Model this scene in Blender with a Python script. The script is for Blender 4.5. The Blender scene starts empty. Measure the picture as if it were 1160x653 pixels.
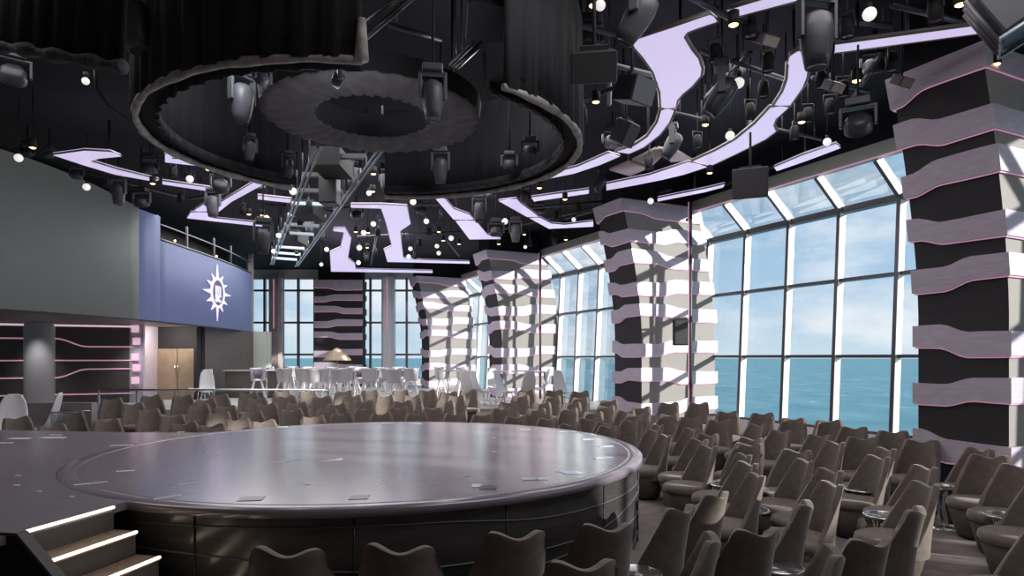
import bpy, bmesh, math, random
from mathutils import Vector, Matrix
random.seed(7)
sc = bpy.context.scene
COL = sc.collection
PI = math.pi
R = math.radians

# ------------------------------------------------------------------ camera
CAMZ = 2.05; F = 730.0; CX = 580.0; HY = 405.0
cd = bpy.data.cameras.new('camera'); cam = bpy.data.objects.new('camera', cd); COL.objects.link(cam)
cam.location = (0, 0, CAMZ); cam.rotation_euler = (PI/2, 0, 0)
cd.sensor_fit = 'HORIZONTAL'; cd.sensor_width = 36.0; cd.lens = 36.0*F/1160.0
cd.shift_y = (HY-326.5)/1160.0; cd.clip_start = 0.1; cd.clip_end = 30000
sc.camera = cam
# ------------------------------------------------------------------ world (sky with clouds)
wd = bpy.data.worlds.new('sky'); sc.world = wd; wd.use_nodes = True
nt = wd.node_tree; nt.nodes.clear()
N = nt.nodes.new; L = nt.links.new
tc = N('ShaderNodeTexCoord'); sep = N('ShaderNodeSeparateXYZ'); L(tc.outputs['Generated'], sep.inputs[0])
rp = N('ShaderNodeValToRGB'); L(sep.outputs['Z'], rp.inputs[0])
e = rp.color_ramp.elements
e[0].position = 0.0; e[0].color = (.62, .76, .86, 1); e[1].position = .55; e[1].color = (.34, .50, .68, 1)
x = e.new(.10); x.color = (.42, .61, .80, 1)
x = e.new(.25); x.color = (.33, .53, .74, 1)
mp = N('ShaderNodeMapping'); L(tc.outputs['Generated'], mp.inputs[0]); mp.inputs['Scale'].default_value = (1, 1, 2.4); mp.inputs['Location'].default_value = (.3, .1, .25)
nz = N('ShaderNodeTexNoise'); L(mp.outputs[0], nz.inputs['Vector']); nz.inputs['Scale'].default_value = 4.2; nz.inputs['Detail'].default_value = 7; nz.inputs['Roughness'].default_value = .58
cr = N('ShaderNodeValToRGB'); L(nz.outputs['Fac'], cr.inputs[0]); cr.color_ramp.elements[0].position = .45; cr.color_ramp.elements[1].position = .64
mx = N('ShaderNodeMix'); mx.data_type = 'RGBA'; L(cr.outputs[0], mx.inputs[0]); L(rp.outputs[0], mx.inputs[6]); mx.inputs[7].default_value = (.84, .89, .95, 1)
bg = N('ShaderNodeBackground'); L(mx.outputs[2], bg.inputs[0]); bg.inputs[1].default_value = .76
wo = N('ShaderNodeOutputWorld'); L(bg.outputs[0], wo.inputs[0])
# ------------------------------------------------------------------ sun and added fill lamps
def lamp(name, kind, loc, rot, energy, color=(1, 1, 1), **kw):
    l = bpy.data.lights.new(name, kind); l.energy = energy; l.color = color
    for k, v in kw.items(): setattr(l, k, v)
    o = bpy.data.objects.new(name, l); COL.objects.link(o); o.location = loc; o.rotation_euler = rot
    return o
SUN_EL = R(16); sh = Vector((.91, -.42, 0)).normalized()
sdir = Vector((sh.x*math.cos(SUN_EL), sh.y*math.cos(SUN_EL), math.sin(SUN_EL)))
so = lamp('sun', 'SUN', (20, -10, 15), (0, 0, 0), 6.2, (1, .955, .88), angle=R(.9))
so.rotation_euler = sdir.to_track_quat('Z', 'Y').to_euler()
FILL = [(-3.5, 13.5, 6.2, 6, 290), (2.8, 3.6, 6.2, 4, 125), (-7, 22, 6.2, 7, 560), (-6.5, 6.5, 6.2, 4, 90), (3.2, 10.5, 6.2, 3.5, 90)]
for hx, hy, hz, s, p in FILL:
    lamp('overhead_fill', 'AREA', (hx, hy, hz), (0, 0, 0), p, (1, .955, .97), size=s)  # soft overhead fill added for ambient brightness, not real fittings
for wx, wy, wz, wp in ((-3.1, 7.2, 5.5, 22), (-.3, 8.2, 5.5, 22), (-1.6, 5.9, 4.2, 7)):
    lamp('ring_fill', 'POINT', (wx, wy, wz), (0, 0, 0), wp, (.95, .95, 1), shadow_soft_size=.25)  # point fill added to brighten the inside of the drape ring
sc.view_settings.view_transform = 'Standard'; sc.view_settings.look = 'None'
sc.view_settings.gamma = 1; sc.view_settings.use_curve_mapping = False
sc.view_settings.exposure = 0.40

# ------------------------------------------------------------------ pixel helpers (where things stand)
def atz(px, py, z):          # point on the level z seen at a photo pixel
    Y = F*(z-CAMZ)/(HY-py)
    return Vector(((px-CX)/F*Y, Y, z))
def aty(px, py, Y):
    return Vector(((px-CX)/F*Y, Y, CAMZ+(HY-py)*Y/F))

# ------------------------------------------------------------------ materials
def mat(name, col, rough=.6, metal=0., emit=None, es=1., spec=.5, noise=0., nscale=20., bump=0., sheen=0., stretch=None):
    m = bpy.data.materials.new(name); m.use_nodes = True
    t = m.node_tree; b = t.nodes['Principled BSDF']
    b.inputs['Base Color'].default_value = (*col, 1); b.inputs['Roughness'].default_value = rough
    b.inputs['Metallic'].default_value = metal; b.inputs['Specular IOR Level'].default_value = spec
    if sheen: b.inputs['Sheen Weight'].default_value = sheen; b.inputs['Sheen Roughness'].default_value = .4
    if emit: b.inputs['Emission Color'].default_value = (*emit, 1); b.inputs['Emission Strength'].default_value = es
    if noise or bump:
        c = t.nodes.new('ShaderNodeTexCoord'); n = t.nodes.new('ShaderNodeTexNoise'); n.inputs['Scale'].default_value = nscale; n.inputs['Detail'].default_value = 4
        if stretch:
            mpn = t.nodes.new('ShaderNodeMapping'); mpn.inputs['Scale'].default_value = stretch
            t.links.new(c.outputs['Object'], mpn.inputs[0]); t.links.new(mpn.outputs[0], n.inputs['Vector'])
        else: t.links.new(c.outputs['Object'], n.inputs['Vector'])
        if noise:
            r = t.nodes.new('ShaderNodeValToRGB'); t.links.new(n.outputs['Fac'], r.inputs[0])
            r.color_ramp.elements[0].position = .3; r.color_ramp.elements[1].position = .7
            r.color_ramp.elements[0].color = (*[v*(1-noise) for v in col], 1)
            r.color_ramp.elements[1].color = (*[min(1, v*(1+noise)) for v in col], 1)
            t.links.new(r.outputs[0], b.inputs['Base Color'])
        if bump:
            bp = t.nodes.new('ShaderNodeBump'); bp.inputs['Strength'].default_value = bump; bp.inputs['Distance'].default_value = .02
            t.links.new(n.outputs['Fac'], bp.inputs['Height']); t.links.new(bp.outputs[0], b.inputs['Normal'])
    return m
M = {}
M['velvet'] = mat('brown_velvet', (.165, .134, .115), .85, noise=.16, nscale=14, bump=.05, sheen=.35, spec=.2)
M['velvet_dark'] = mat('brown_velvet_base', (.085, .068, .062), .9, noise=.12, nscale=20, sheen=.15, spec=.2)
M['black'] = mat('matt_black', (.012, .012, .014), .7)
M['ceil'] = mat('black_ceiling', (.006, .006, .009), .85)
M['fix'] = mat('fixture_grey', (.038, .039, .047), .42, spec=.6)
M['fixl'] = mat('fixture_light_grey', (.12, .125, .14), .4, spec=.6)
M['lens'] = mat('lens_glass', (.10, .10, .11), .12, spec=.9)
M['pipe'] = mat('pipe_grey', (.075, .075, .08), .45, metal=.3)
M['rail'] = mat('bluish_rail', (.42, .50, .56), .35, metal=.4)
M['cloth'] = mat('black_drape', (.030, .030, .034), .9, sheen=.1, bump=.3, nscale=3, stretch=(6, 6, .5))
M['hubcloth'] = mat('charcoal_cloth', (.17, .17, .18), .85, noise=.2, nscale=6, bump=.5)
M['hem'] = mat('grey_hem_cloth', (.46, .44, .41), .85, noise=.35, nscale=9, bump=.5)
M['lav'] = mat('lavender_light_panel', (.5, .45, .6), .3, emit=(.55, .49, .72), es=.80)
M['rimstrip'] = mat('panel_edge', (.26, .24, .22), .4, metal=.3)
M['bulb'] = mat('white_bulb', (.85, .85, .85), .3, emit=(1, .97, .92), es=.55)
M['warm'] = mat('warm_lamp', (.9, .6, .3), .4, emit=(1, .5, .18), es=5.)
M['band'] = mat('brushed_band', (.60, .53, .63), .42, metal=.12, noise=.10, nscale=5, stretch=(1, 1, 6))
M['core_dark'] = mat('dark_pillar_face', (.030, .026, .031), .7)
M['core_side'] = mat('grey_pillar_side', (.31, .295, .28), .7, noise=.06, nscale=9, stretch=(1, 1, 8))
M['wood_dark'] = mat('dark_wall_panel', (.085, .072, .068), .45, noise=.3, nscale=4, stretch=(1, 1, 25))
M['pink'] = mat('pink_led', (.8, .4, .6), .4, emit=(.9, .50, .68), es=.22)
M['pinkb'] = mat('pink_led_bright', (.8, .4, .6), .4, emit=(1., .72, .82), es=.42)
M['alu'] = mat('pale_aluminium', (.80, .80, .80), .38, metal=.1)
M['aludark'] = mat('dark_aluminium', (.12, .12, .13), .35, metal=.4)
M['header'] = mat('pale_green_header', (.42, .46, .41), .4)
M['screen_grey'] = mat('grey_screen', (.13, .135, .14), .7, spec=.2, emit=(.045, .047, .047), es=.85, noise=.04, nscale=2)  # faint glow added to lift the grey of the switched-off screen
M['screen_blue'] = mat('blue_screen', (.06, .07, .11), .7, spec=.15, emit=(.075, .095, .185), es=.8)
M['logo'] = mat('lit_logo', (.7, .6, .9), .5, emit=(.55, .46, .68), es=.62)
M['logod'] = mat('logo_dark', (.05, .05, .09), .5, emit=(.06, .06, .12), es=.8)
M['door'] = mat('bronze_door', (.40, .31, .22), .38, metal=.5, noise=.12, nscale=3)
M['soffit'] = mat('brown_soffit', (.20, .165, .15), .5)
M['carpet'] = mat('mauve_carpet', (.215, .172, .172), .9, noise=.22, nscale=5, bump=.1)
M['stone'] = mat('pale_upper_floor', (.45, .44, .42), .5, noise=.1)
M['stage'] = mat('stage_floor', (.205, .178, .208), .20, noise=.10, nscale=1.6, spec=1.0)
M['skirt'] = mat('stage_skirt', (.060, .056, .058), .25, noise=.18, nscale=2.2, stretch=(1, 1, 14), spec=.6)
M['seam'] = mat('skirt_line', (.14, .135, .14), .3)
M['riser'] = mat('step_riser', (.10, .09, .085), .5)
M['tread'] = mat('step_tread', (.22, .16, .115), .55, noise=.2)
M['ledw'] = mat('step_led', (1, .9, .75), .4, emit=(1, .80, .58), es=3.2)
M['tape'] = mat('white_tape', (.75, .75, .78), .5)
M['hatch'] = mat('hatch_dark', (.02, .02, .025), .3)
M['hatchb'] = mat('hatch_glass', (.35, .45, .6), .12)
M['chrome'] = mat('chrome', (.7, .7, .72), .18, metal=.9)
M['tabletop'] = mat('smoked_table_top', (.10, .095, .09), .12, spec=.8)
M['white'] = mat('white_plastic', (.74, .74, .75), .35)
M['silver'] = mat('silver_shell', (.52, .50, .52), .3, metal=.35)
M['purple'] = mat('purple_pad', (.20, .15, .22), .7)
M['woodtop'] = mat('light_wood', (.48, .30, .17), .5)
M['beige'] = mat('beige_panel', (.42, .37, .31), .7)
M['cone'] = mat('straw', (.62, .50, .36), .8, noise=.15)
M['speaker'] = mat('speaker_grille', (.065, .065, .07), .6, noise=.15, nscale=200)
M['satin'] = mat('satin_glow_column', (.42, .41, .42), .35)
M['neb'] = mat('column_stone', (.36, .31, .31), .4, noise=.25, nscale=2)

def glass_mat(name, tint, gl=.06, mixv=.08):
    m = bpy.data.materials.new(name); m.use_nodes = True; t = m.node_tree; t.nodes.clear()
    tr = t.nodes.new('ShaderNodeBsdfTransparent'); tr.inputs[0].default_value = (*tint, 1)
    g = t.nodes.new('ShaderNodeBsdfGlossy'); g.inputs['Roughness'].default_value = gl
    lw = t.nodes.new('ShaderNodeLayerWeight'); lw.inputs[0].default_value = .25
    ma = t.nodes.new('ShaderNodeMath'); ma.operation = 'MULTIPLY'; t.links.new(lw.outputs['Fresnel'], ma.inputs[0]); ma.inputs[1].default_value = mixv*5
    x = t.nodes.new('ShaderNodeMixShader'); o = t.nodes.new('ShaderNodeOutputMaterial')
    t.links.new(ma.outputs[0], x.inputs[0]); t.links.new(tr.outputs[0], x.inputs[1]); t.links.new(g.outputs[0], x.inputs[2]); t.links.new(x.outputs[0], o.inputs[0])
    return m
M['glass'] = glass_mat('window_glass', (.96, .98, .99), .03, .05)
M['cglass'] = glass_mat('clear_rail_glass', (.86, .90, .92), .1, .12)
# sea
ms = bpy.data.materials.new('sea_water'); ms.use_nodes = True; t = ms.node_tree; b = t.nodes['Principled BSDF']
c = t.nodes.new('ShaderNodeTexCoord'); n1 = t.nodes.new('ShaderNodeTexNoise'); n1.inputs['Scale'].default_value = .06; n1.inputs['Detail'].default_value = 9; n1.inputs['Roughness'].default_value = .62
mpn = t.nodes.new('ShaderNodeMapping'); mpn.inputs['Scale'].default_value = (1, .45, 1); t.links.new(c.outputs['Object'], mpn.inputs[0]); t.links.new(mpn.outputs[0], n1.inputs['Vector'])
r = t.nodes.new('ShaderNodeValToRGB'); t.links.new(n1.outputs['Fac'], r.inputs[0])
r.color_ramp.elements[0].position = .35; r.color_ramp.elements[0].color = (.075, .215, .28, 1)
r.color_ramp.elements[1].position = .64; r.color_ramp.elements[1].color = (.13, .31, .375, 1)
xx = r.color_ramp.elements.new(.74); xx.color = (.45, .6, .65, 1)
t.links.new(r.outputs[0], b.inputs['Base Color']); b.inputs['Roughness'].default_value = .55; b.inputs['Specular IOR Level'].default_value = .25
M['sea'] = ms

# ------------------------------------------------------------------ mesh builder
class MB:
    def __init__(s): s.v = []; s.f = []; s.m = []; s.sm = []
    def add(s, vs, fs, mi=0, smooth=False):
        o = len(s.v); s.v += [tuple(v) for v in vs]
        for f in fs: s.f.append([i+o for i in f]); s.m.append(mi); s.sm.append(smooth)
        return s
    def box(s, x0, x1, y0, y1, z0, z1, mi=0, T=None):
        vs = [Vector((x, y, z)) for z in (z0, z1) for x, y in ((x0, y0), (x1, y0), (x1, y1), (x0, y1))]
        if T is not None: vs = [T @ v for v in vs]
        return s.add(vs, [(3, 2, 1, 0), (4, 5, 6, 7), (0, 1, 5, 4), (1, 2, 6, 5), (2, 3, 7, 6), (3, 0, 4, 7)], mi)
    def beam(s, a, b, w, h, mi=0, up=(0, 0, 1)):
        a = Vector(a); b = Vector(b); d = (b-a).normalized(); up = Vector(up)
        x = d.cross(up)
        if x.length < 1e-4: x = d.cross(Vector((1, 0, 0)))
        x.normalize(); u = x.cross(d).normalized()
        vs = [p + x*sx*w/2 + u*sz*h/2 for p in (a, b) for sx, sz in ((-1, -1), (1, -1), (1, 1), (-1, 1))]
        return s.add(vs, [(3, 2, 1, 0), (4, 5, 6, 7), (0, 1, 5, 4), (1, 2, 6, 5), (2, 3, 7, 6), (3, 0, 4, 7)], mi)
    def tube(s, pts, r, n=8, mi=0, closed=False, caps=True):
        pts = [Vector(p) for p in pts]; k = len(pts); rings = []
        rr = r if isinstance(r, (list, tuple)) else [r]*k
        prev = None
        for i, p in enumerate(pts):
            a = pts[(i-1) % k] if (closed or i > 0) else p; c = pts[(i+1) % k] if (closed or i < k-1) else p
            d = (c-a).normalized()
            if prev is None:
                x = d.cross(Vector((0, 0, 1)));
                if x.length < 1e-3: x = d.cross(Vector((1, 0, 0)))
            else:
                x = prev - d*prev.dot(d)
            x.normalize(); prev = x; u = d.cross(x)
            rings.append([p + (x*math.cos(2*PI*j/n)+u*math.sin(2*PI*j/n))*rr[i] for j in range(n)])
        vs = [v for g in rings for v in g]; fs = []
        for i in range(k if closed else k-1):
            i2 = (i+1) % k
            for j in range(n): fs.append((i*n+j, i2*n+j, i2*n+(j+1) % n, i*n+(j+1) % n))
        if caps and not closed: fs.append(tuple(range(n))); fs.append(tuple((k-1)*n+j for j in reversed(range(n))))
        return s.add(vs, fs, mi, True)
    def lathe(s, prof, n=24, mi=0, T=None, a0=0, a1=2*PI, smooth=True):
        full = abs(a1-a0-2*PI) < 1e-6; k = n if full else n+1
        vs = [Vector((r*math.cos(a0+(a1-a0)*j/n), r*math.sin(a0+(a1-a0)*j/n), z)) for r, z in prof for j in range(k)]
        if T is not None: vs = [T @ v for v in vs]
        fs = []
        for i in range(len(prof)-1):
            for j in range(n):
                j2 = (j+1) % k
                fs.append((i*k+j, i*k+j2, (i+1)*k+j2, (i+1)*k+j))
        return s.add(vs, fs, mi, smooth)
    def sphere(s, c, r, n=12, mi=0, sz=1):
        pr = [(max(1e-4, r*math.sin(PI*i/n)), -r*sz*math.cos(PI*i/n)) for i in range(n+1)]
        return s.lathe(pr, n*2, mi, Matrix.Translation(c))
    def prism(s, poly, z0, z1, mi=0, T=None):
        n = len(poly)
        ar = sum(poly[i][0]*poly[(i+1) % n][1]-poly[(i+1) % n][0]*poly[i][1] for i in range(n))
        if ar < 0: poly = poly[::-1]
        vs = [Vector((p[0], p[1], z)) for z in (z0, z1) for p in poly]
        if T is not None: vs = [T @ v for v in vs]
        fs = [tuple(reversed(range(n))), tuple(n+i for i in range(n))]+[(i, (i+1) % n, n+(i+1) % n, n+i) for i in range(n)]
        return s.add(vs, fs, mi)
    def grid(s, P, mi=0, smooth=True, thick=None):     # P[i][j] vectors
        h = len(P); w = len(P[0])
        return s.add([v for r_ in P for v in r_], [(i*w+j, i*w+j+1, (i+1)*w+j+1, (i+1)*w+j) for i in range(h-1) for j in range(w-1)], mi, smooth)
    def build(s, name, mats, parent=None, bevel=0, solid=0, sub=0):
        me = bpy.data.meshes.new(name); me.from_pydata(s.v, [], s.f)
        if not isinstance(mats, (list, tuple)): mats = [mats]
        for m_ in mats: me.materials.append(m_)
        me.polygons.foreach_set('material_index', s.m); me.polygons.foreach_set('use_smooth', s.sm)
        bm = bmesh.new(); bm.from_mesh(me)
        bmesh.ops.remove_doubles(bm, verts=bm.verts, dist=1e-5)
        if not solid: bmesh.ops.recalc_face_normals(bm, faces=bm.faces)
        bm.to_mesh(me); bm.free(); me.update()
        o = bpy.data.objects.new(name, me); COL.objects.link(o)
        if parent: o.parent = parent
        if solid:
            d = o.modifiers.new('s', 'SOLIDIFY'); d.thickness = solid; d.offset = 0
        if bevel:
            d = o.modifiers.new('b', 'BEVEL'); d.width = bevel; d.segments = 2; d.limit_method = 'ANGLE'
        if sub:
            d = o.modifiers.new('u', 'SUBSURF'); d.levels = sub; d.render_levels = sub
        return o
def tag(o, label=None, cat=None, group=None, kind=None):
    if label: o['label'] = label
    if cat: o['category'] = cat
    if group: o['group'] = group
    if kind: o['kind'] = kind
    return o
def empty(name, loc=(0, 0, 0), rz=0):
    o = bpy.data.objects.new(name, None); COL.objects.link(o); o.location = loc; o.rotation_euler = (0, 0, rz); o.empty_display_size = .1
    return o
def copy_tree(o, parent=None):
    c = o.copy(); COL.objects.link(c); c.parent = parent
    for ch in CH.get(o.name, []): copy_tree(ch, c)
    return c
CH = {}
def freeze(o):            # remember the children of a prototype
    CH[o.name] = [c for c in bpy.data.objects if c.parent == o]
    for c in CH[o.name]: freeze(c)
def struct(o): o['kind'] = 'structure'; return o
ORD = ['leftmost', 'second', 'third', 'fourth', 'fifth', 'sixth', 'seventh', 'eighth', 'ninth', 'tenth', 'eleventh', 'twelfth', 'thirteenth', 'fourteenth', 'fifteenth', 'sixteenth', 'seventeenth', 'eighteenth', 'nineteenth', 'twentieth', 'twenty-first', 'twenty-second', 'twenty-third', 'twenty-fourth']
REG = {}
def reg(o, key, px, base, where, cat, group):
    REG.setdefault(key, []).append((px, o, base, where, cat, group))
def finish_labels():
    for key, lst in REG.items():
        lst.sort(key=lambda a: a[0])
        for i, (px, o, base, where, cat, group) in enumerate(lst):
            if len(lst) == 1: lab = f'{base} {where}'
            elif i == len(lst)-1: lab = f'{base}, rightmost {where}'
            elif i == 0: lab = f'{base}, leftmost {where}'
            else: lab = f'{base}, {ORD[i]} from left {where}'
            tag(o, lab, cat, group)

# ------------------------------------------------------------------ geometry of the room
CEIL = 6.6
al = Vector((-.433, .902, 0)).normalized()      # along the window wall, away from the camera
out = Vector((al.y, -al.x, 0))                  # outboard
def wall(Y, a=0., z=0.):                        # a: outboard offset
    p = Vector((13.14-.48*Y, Y, z)); return p + out*a
YB = 33.5
# floor
fl = MB()
def wallx(Y): return 13.14-.48*Y
ys = [-7, 0, 13, 17, 17.8]
zs_ = [0, 0, 0, .35, .35]
P = [[Vector((-16, y, z)), Vector((wallx(y)+.25, y, z))] for y, z in zip(ys, zs_)]
fl.grid(P, 0, False)
struct(fl.build('floor', M['carpet'], solid=.02))
up = MB(); up.prism([(-19, 17.8), (wallx(17.8)+.2, 17.8), (wallx(34)+.2, 34), (-19, 34)], .0, .6)
up.prism([(-2.0, 17.4), (1.0, 17.4), (1.0, 17.8), (-2.0, 17.8)], .3, .47)
o = struct(up.build('trim_1', M['stone']))
# the oaken edges of the two steps up to the upper floor
ws = MB(); ws.box(-1.2, .6, 17.36, 17.44, .47, .50); ws.box(-1.2, .6, 17.76, 17.86, .60, .63)
struct(ws.build('trim_2', M['woodtop']))
# ceiling
cl = MB()
insc = -.62
c0 = [wall(Y, insc) for Y in (-7, 34)]
cl.prism([(-19, -7), (c0[0].x, -7), (c0[1].x, 34), (-19, 34)], CEIL, CEIL+.1)
struct(cl.build('ceiling', M['ceil']))
# closing walls: behind the camera and at the left, plain dark
w = MB(); w.box(-19, 17, -7.2, -7, 0, CEIL); struct(w.build('wall_rear', M['wood_dark']))
w = MB(); w.box(-19.2, -19, -7, 34, 0, CEIL); struct(w.build('wall_port', M['wood_dark']))
# window wall: sill, header, glazing bays
w = MB()
a, b2 = wall(-7), wall(YB+.6)
T = Matrix.Translation(a) @ Matrix(((al.x, out.x, 0, 0), (al.y, out.y, 0, 0), (0, 0, 1, 0), (0, 0, 0, 1)))
Lw = (b2-a).length
w.box(0, Lw, -.22, .12, 0, .56, 0, T)
w.box(0, (wall(-.5)-a).length, -.15, .12, .56, 5.75, 0, T)  # unseen solid stretch added to keep sun off the nearest chairs
struct(w.build('wall_right', M['alu']))
w = MB()
w.box(0, Lw, insc-.1, insc+.03, 5.70, 5.98, 0, T); struct(w.build('trim_3', M['header']))
w = MB(); w.box(0, Lw, insc-.04, insc+.06, 5.98, CEIL, 0, T); struct(w.build('trim_4', M['ceil']))
w = MB(); w.box(0, Lw, insc-.125, insc-.1, 5.70, 5.725, 0, T); struct(w.build('trim_5', M['pink']))
def glx(z): return .24*(z-.58)/4.5
zl = [.58, 2.07, 3.64, 5.10]
Yk = [12.18+1.153*k for k in range(-11, 19)]
gi = 0; wn = 1
while gi < len(Yk)-1:
    seg = Yk[gi:gi+7]
    fr = MB()
    y0 = seg[0]; y1 = seg[-1]
    for z in zl:
        hh = .065
        if z < 5:
            fr.beam(wall(y0, glx(z)-.08, z), wall(y1, glx(z)-.08, z), .18, hh, 1)
        else:
            fr.beam(wall(y0, glx(z)-.07, z), wall(y1, glx(z)-.07, z), .20, .13, 1)
    fo = struct(fr.build(f'window_{wn}', [M['alu'], M['aludark']]))
    for yy in (seg if gi+7 >= len(Yk) else seg[:-1]):
        m_ = MB()
        pb, pt, ph = wall(yy, glx(.58)-.12, .56), wall(yy, glx(5.1)-.12, 5.12), wall(yy, insc+.02, 5.74)
        # deep fin: pale metal, shade on its inner edge painted as dark nosing
        for (p, q) in ((pb, pt), (pt, ph)):
            n_ = (q-p).normalized(); upv = al.cross(n_)
            m_.beam(p, q, .07, .17, 0, up=upv)
            off = upv.normalized(); off = off if off.dot(out) < 0 else -off
            m_.beam(p+off*.092, q+off*.092, .075, .016, 1, up=upv)
        m_.build('mullion', [M['alu'], M['aludark']], fo)
    g = MB()
    g.add([wall(y0, glx(.58), .58), wall(y1, glx(.58), .58), wall(y1, glx(5.1), 5.1), wall(y0, glx(5.1), 5.1)], [(0, 1, 2, 3)])
    g.add([wall(y0, glx(5.1), 5.1), wall(y1, glx(5.1), 5.1), wall(y1, insc, 5.72), wall(y0, insc, 5.72)], [(0, 1, 2, 3)])
    g.build('pane', M['glass'], fo)
    gi += 6; wn += 1
# back wall windows
def Xb(px, Y=YB): return (px-CX)/F*Y
bf = MB()
BX = [-16.5, Xb(285), Xb(300.5), Xb(338.5), Xb(357), Xb(384), Xb(410), Xb(420), Xb(440), Xb(461), Xb(488), Xb(504)]
for z in (.95, 2.19, 3.85, 5.52):
    bf.box(-17, Xb(508), YB-.08, YB+.08, z-.05, z+.05, 1)
fo = struct(bf.build(f'window_{wn}', [M['alu'], M['aludark']]))
for x_ in BX:
    m_ = MB(); m_.box(x_-.05, x_+.05, YB-.15, YB+.05, .9, 6.15, 0); m_.build('mullion', M['aludark'], fo)
g = MB(); g.box(-17, Xb(508), YB, YB+.01, .9, 6.1); g.build('pane', M['glass'], fo)
w = MB(); w.box(-19, -2.2, YB-.1, YB+.15, 0, .95); w.box(-19, -2.2, YB-.1, YB+.15, 6.1, CEIL); struct(w.build('wall_back', M['alu']))
# sea
s_ = MB(); s_.lathe([(30, -22), (60, -22), (200, -22), (1000, -22), (14000, -22)], 64)
so_ = s_.build('sea', M['sea']); tag(so_, 'blue green open sea with small waves beyond the windows', 'sea', kind='stuff')

# ------------------------------------------------------------------ pillars
BZ = [5.62, 5.02, 4.42, 3.76, 3.14, 2.28, 1.58, .86]
def lean(z): return .58*max(0., (z-2.6)/3.17)**1.6 if z > 2.6 else 0.
def sm(t): t = max(0, min(1, t)); return t*t*(3-2*t)
def pillar(Pc, D, Th, label, dirs=(out, al), darkside=False, ztop=5.78, lea=True, seed=0):
    o_, a_ = dirs; rnd = random.Random(seed)
    Pc = Vector((Pc[0], Pc[1], 0))
    root = empty('pillar', Pc); tag(root, label, 'pillar', 'striped pillars along the window wall')
    def pt(a, s, z): return o_*(a-(lean(z) if lea else 0)) + a_*s + Vector((0, 0, z))
    zz = [ztop*i/22 for i in range(23)]
    core = MB()
    def face(a0, s0, a1, s1, mi): core.grid([[pt(a0, s0, z), pt(a1, s1, z)] for z in zz], mi, False)
    face(D, 0, 0, 0, 0); face(0, 0, 0, Th, 1); face(0, Th, D, Th, 0); face(D, Th, D, 0, 0)
    core.add([pt(D, 0, ztop), pt(0, 0, ztop), pt(0, Th, ztop), pt(D, Th, ztop)], [(0, 1, 2, 3)], 1)
    core.add([pt(D, 0, 0), pt(0, 0, 0), pt(0, Th, 0), pt(D, Th, 0)], [(0, 1, 2, 3)], 1)
    core.build('core', [M['core_dark'] if darkside else M['core_side'], M['core_dark']], root)
    cap = MB(); T_ = Matrix.Translation(pt(0, 0, 0)-Vector((0, 0, 0)))
    cv = [pt(a, s, ztop)+Vector((0, 0, dz)) for dz in (0, CEIL-.02-ztop) for a, s in ((D, .1), (.12, .1), (.12, Th-.1), (D, Th-.1))]
    cap.add(cv, [(3, 2, 1, 0), (4, 5, 6, 7), (0, 1, 5, 4), (1, 2, 6, 5), (2, 3, 7, 6), (3, 0, 4, 7)]); cap.build('neck', M['ceil'], root)
    n = 14
    for bi, bz in enumerate(BZ):
        e_ = .05
        path = []      # (a, s, u) around: near side from wall, end face, far side
        for i in range(n+1): path.append((D+e_-(D+2*e_)*i/n, -e_, i/n))
        for i in range(1, n+1): path.append((-e_, -e_+(Th+2*e_)*i/n, 1+i/n))
        for i in range(1, 5): path.append((-e_+(D+2*e_)*i/4, Th+e_, 2+i/4))
        sg = 1 if bi % 2 == 0 else -1; A = .10*sg
        c1 = .35+.25*rnd.random(); c2 = 1.35+.3*rnd.random(); k = .9+.3*rnd.random()
        th = .30
        rows = [[], [], [], [], []]
        for a, s, u in path:
            off = A*(sm((u-c1)/.22) - k*sm((u-c2)/.3)) - A*.4
            t0 = th*(1+.07*math.sin(u*3.1+bi*2))
            z0, z1 = bz+off-t0/2, bz+off+t0/2
            if bi == 0: z1 = ztop+.03
            ia = min(max(a, .0), D); is_ = min(max(s, 0), Th)
            rows[0].append(pt(ia, is_, z0)); rows[1].append(pt(a, s, z0)); rows[2].append(pt(a, s, z1)); rows[3].append(pt(ia, is_, z1))
        b_ = MB()
        for i in range(3): b_.grid([rows[i], rows[i+1]], 0, False)
        bo = b_.build('band', M['band'], root)
        l_ = MB(); q0 = []; q1 = []
        for (a, s, u), v0, v1 in zip(path, rows[0], rows[1]):
            m0 = v0.lerp(v1, .55); q0.append(m0+Vector((0, 0, -.022))); q1.append(m0+Vector((0, 0, -.002)))
        l_.grid([q0, q1], 0, False); l_.build('led_strip', M['pink'], bo)
    return root
pillar((6.14, 7.96), 2.75, 1.12, 'nearest and widest striped pillar with a black inner face at the right edge', seed=1)
pillar((3.12, 15.5), 2.3, 1.12, 'curved striped pillar between the two large window bays, loudspeaker on its pole', seed=2)
p4 = (Vector((1.72, 23.8, 0)) - out*2.3); pillar((p4.x, p4.y), 2.3, 1.12, 'third striped pillar back along the windows, left of the far window bay', seed=3)
p3 = (Vector((-1.78, 31.0, 0)) - out*2.3); pillar((p3.x, p3.y), 2.3, 1.12, 'farthest leaning striped pillar, beside the right end of the back windows', seed=4)
pillar((10.75, -1.75), 2.6, 1.12, 'unseen striped pillar added beside the camera to shape the sunlight', seed=9)  # out of view, added to shape the sun on the nearest chairs
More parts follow.
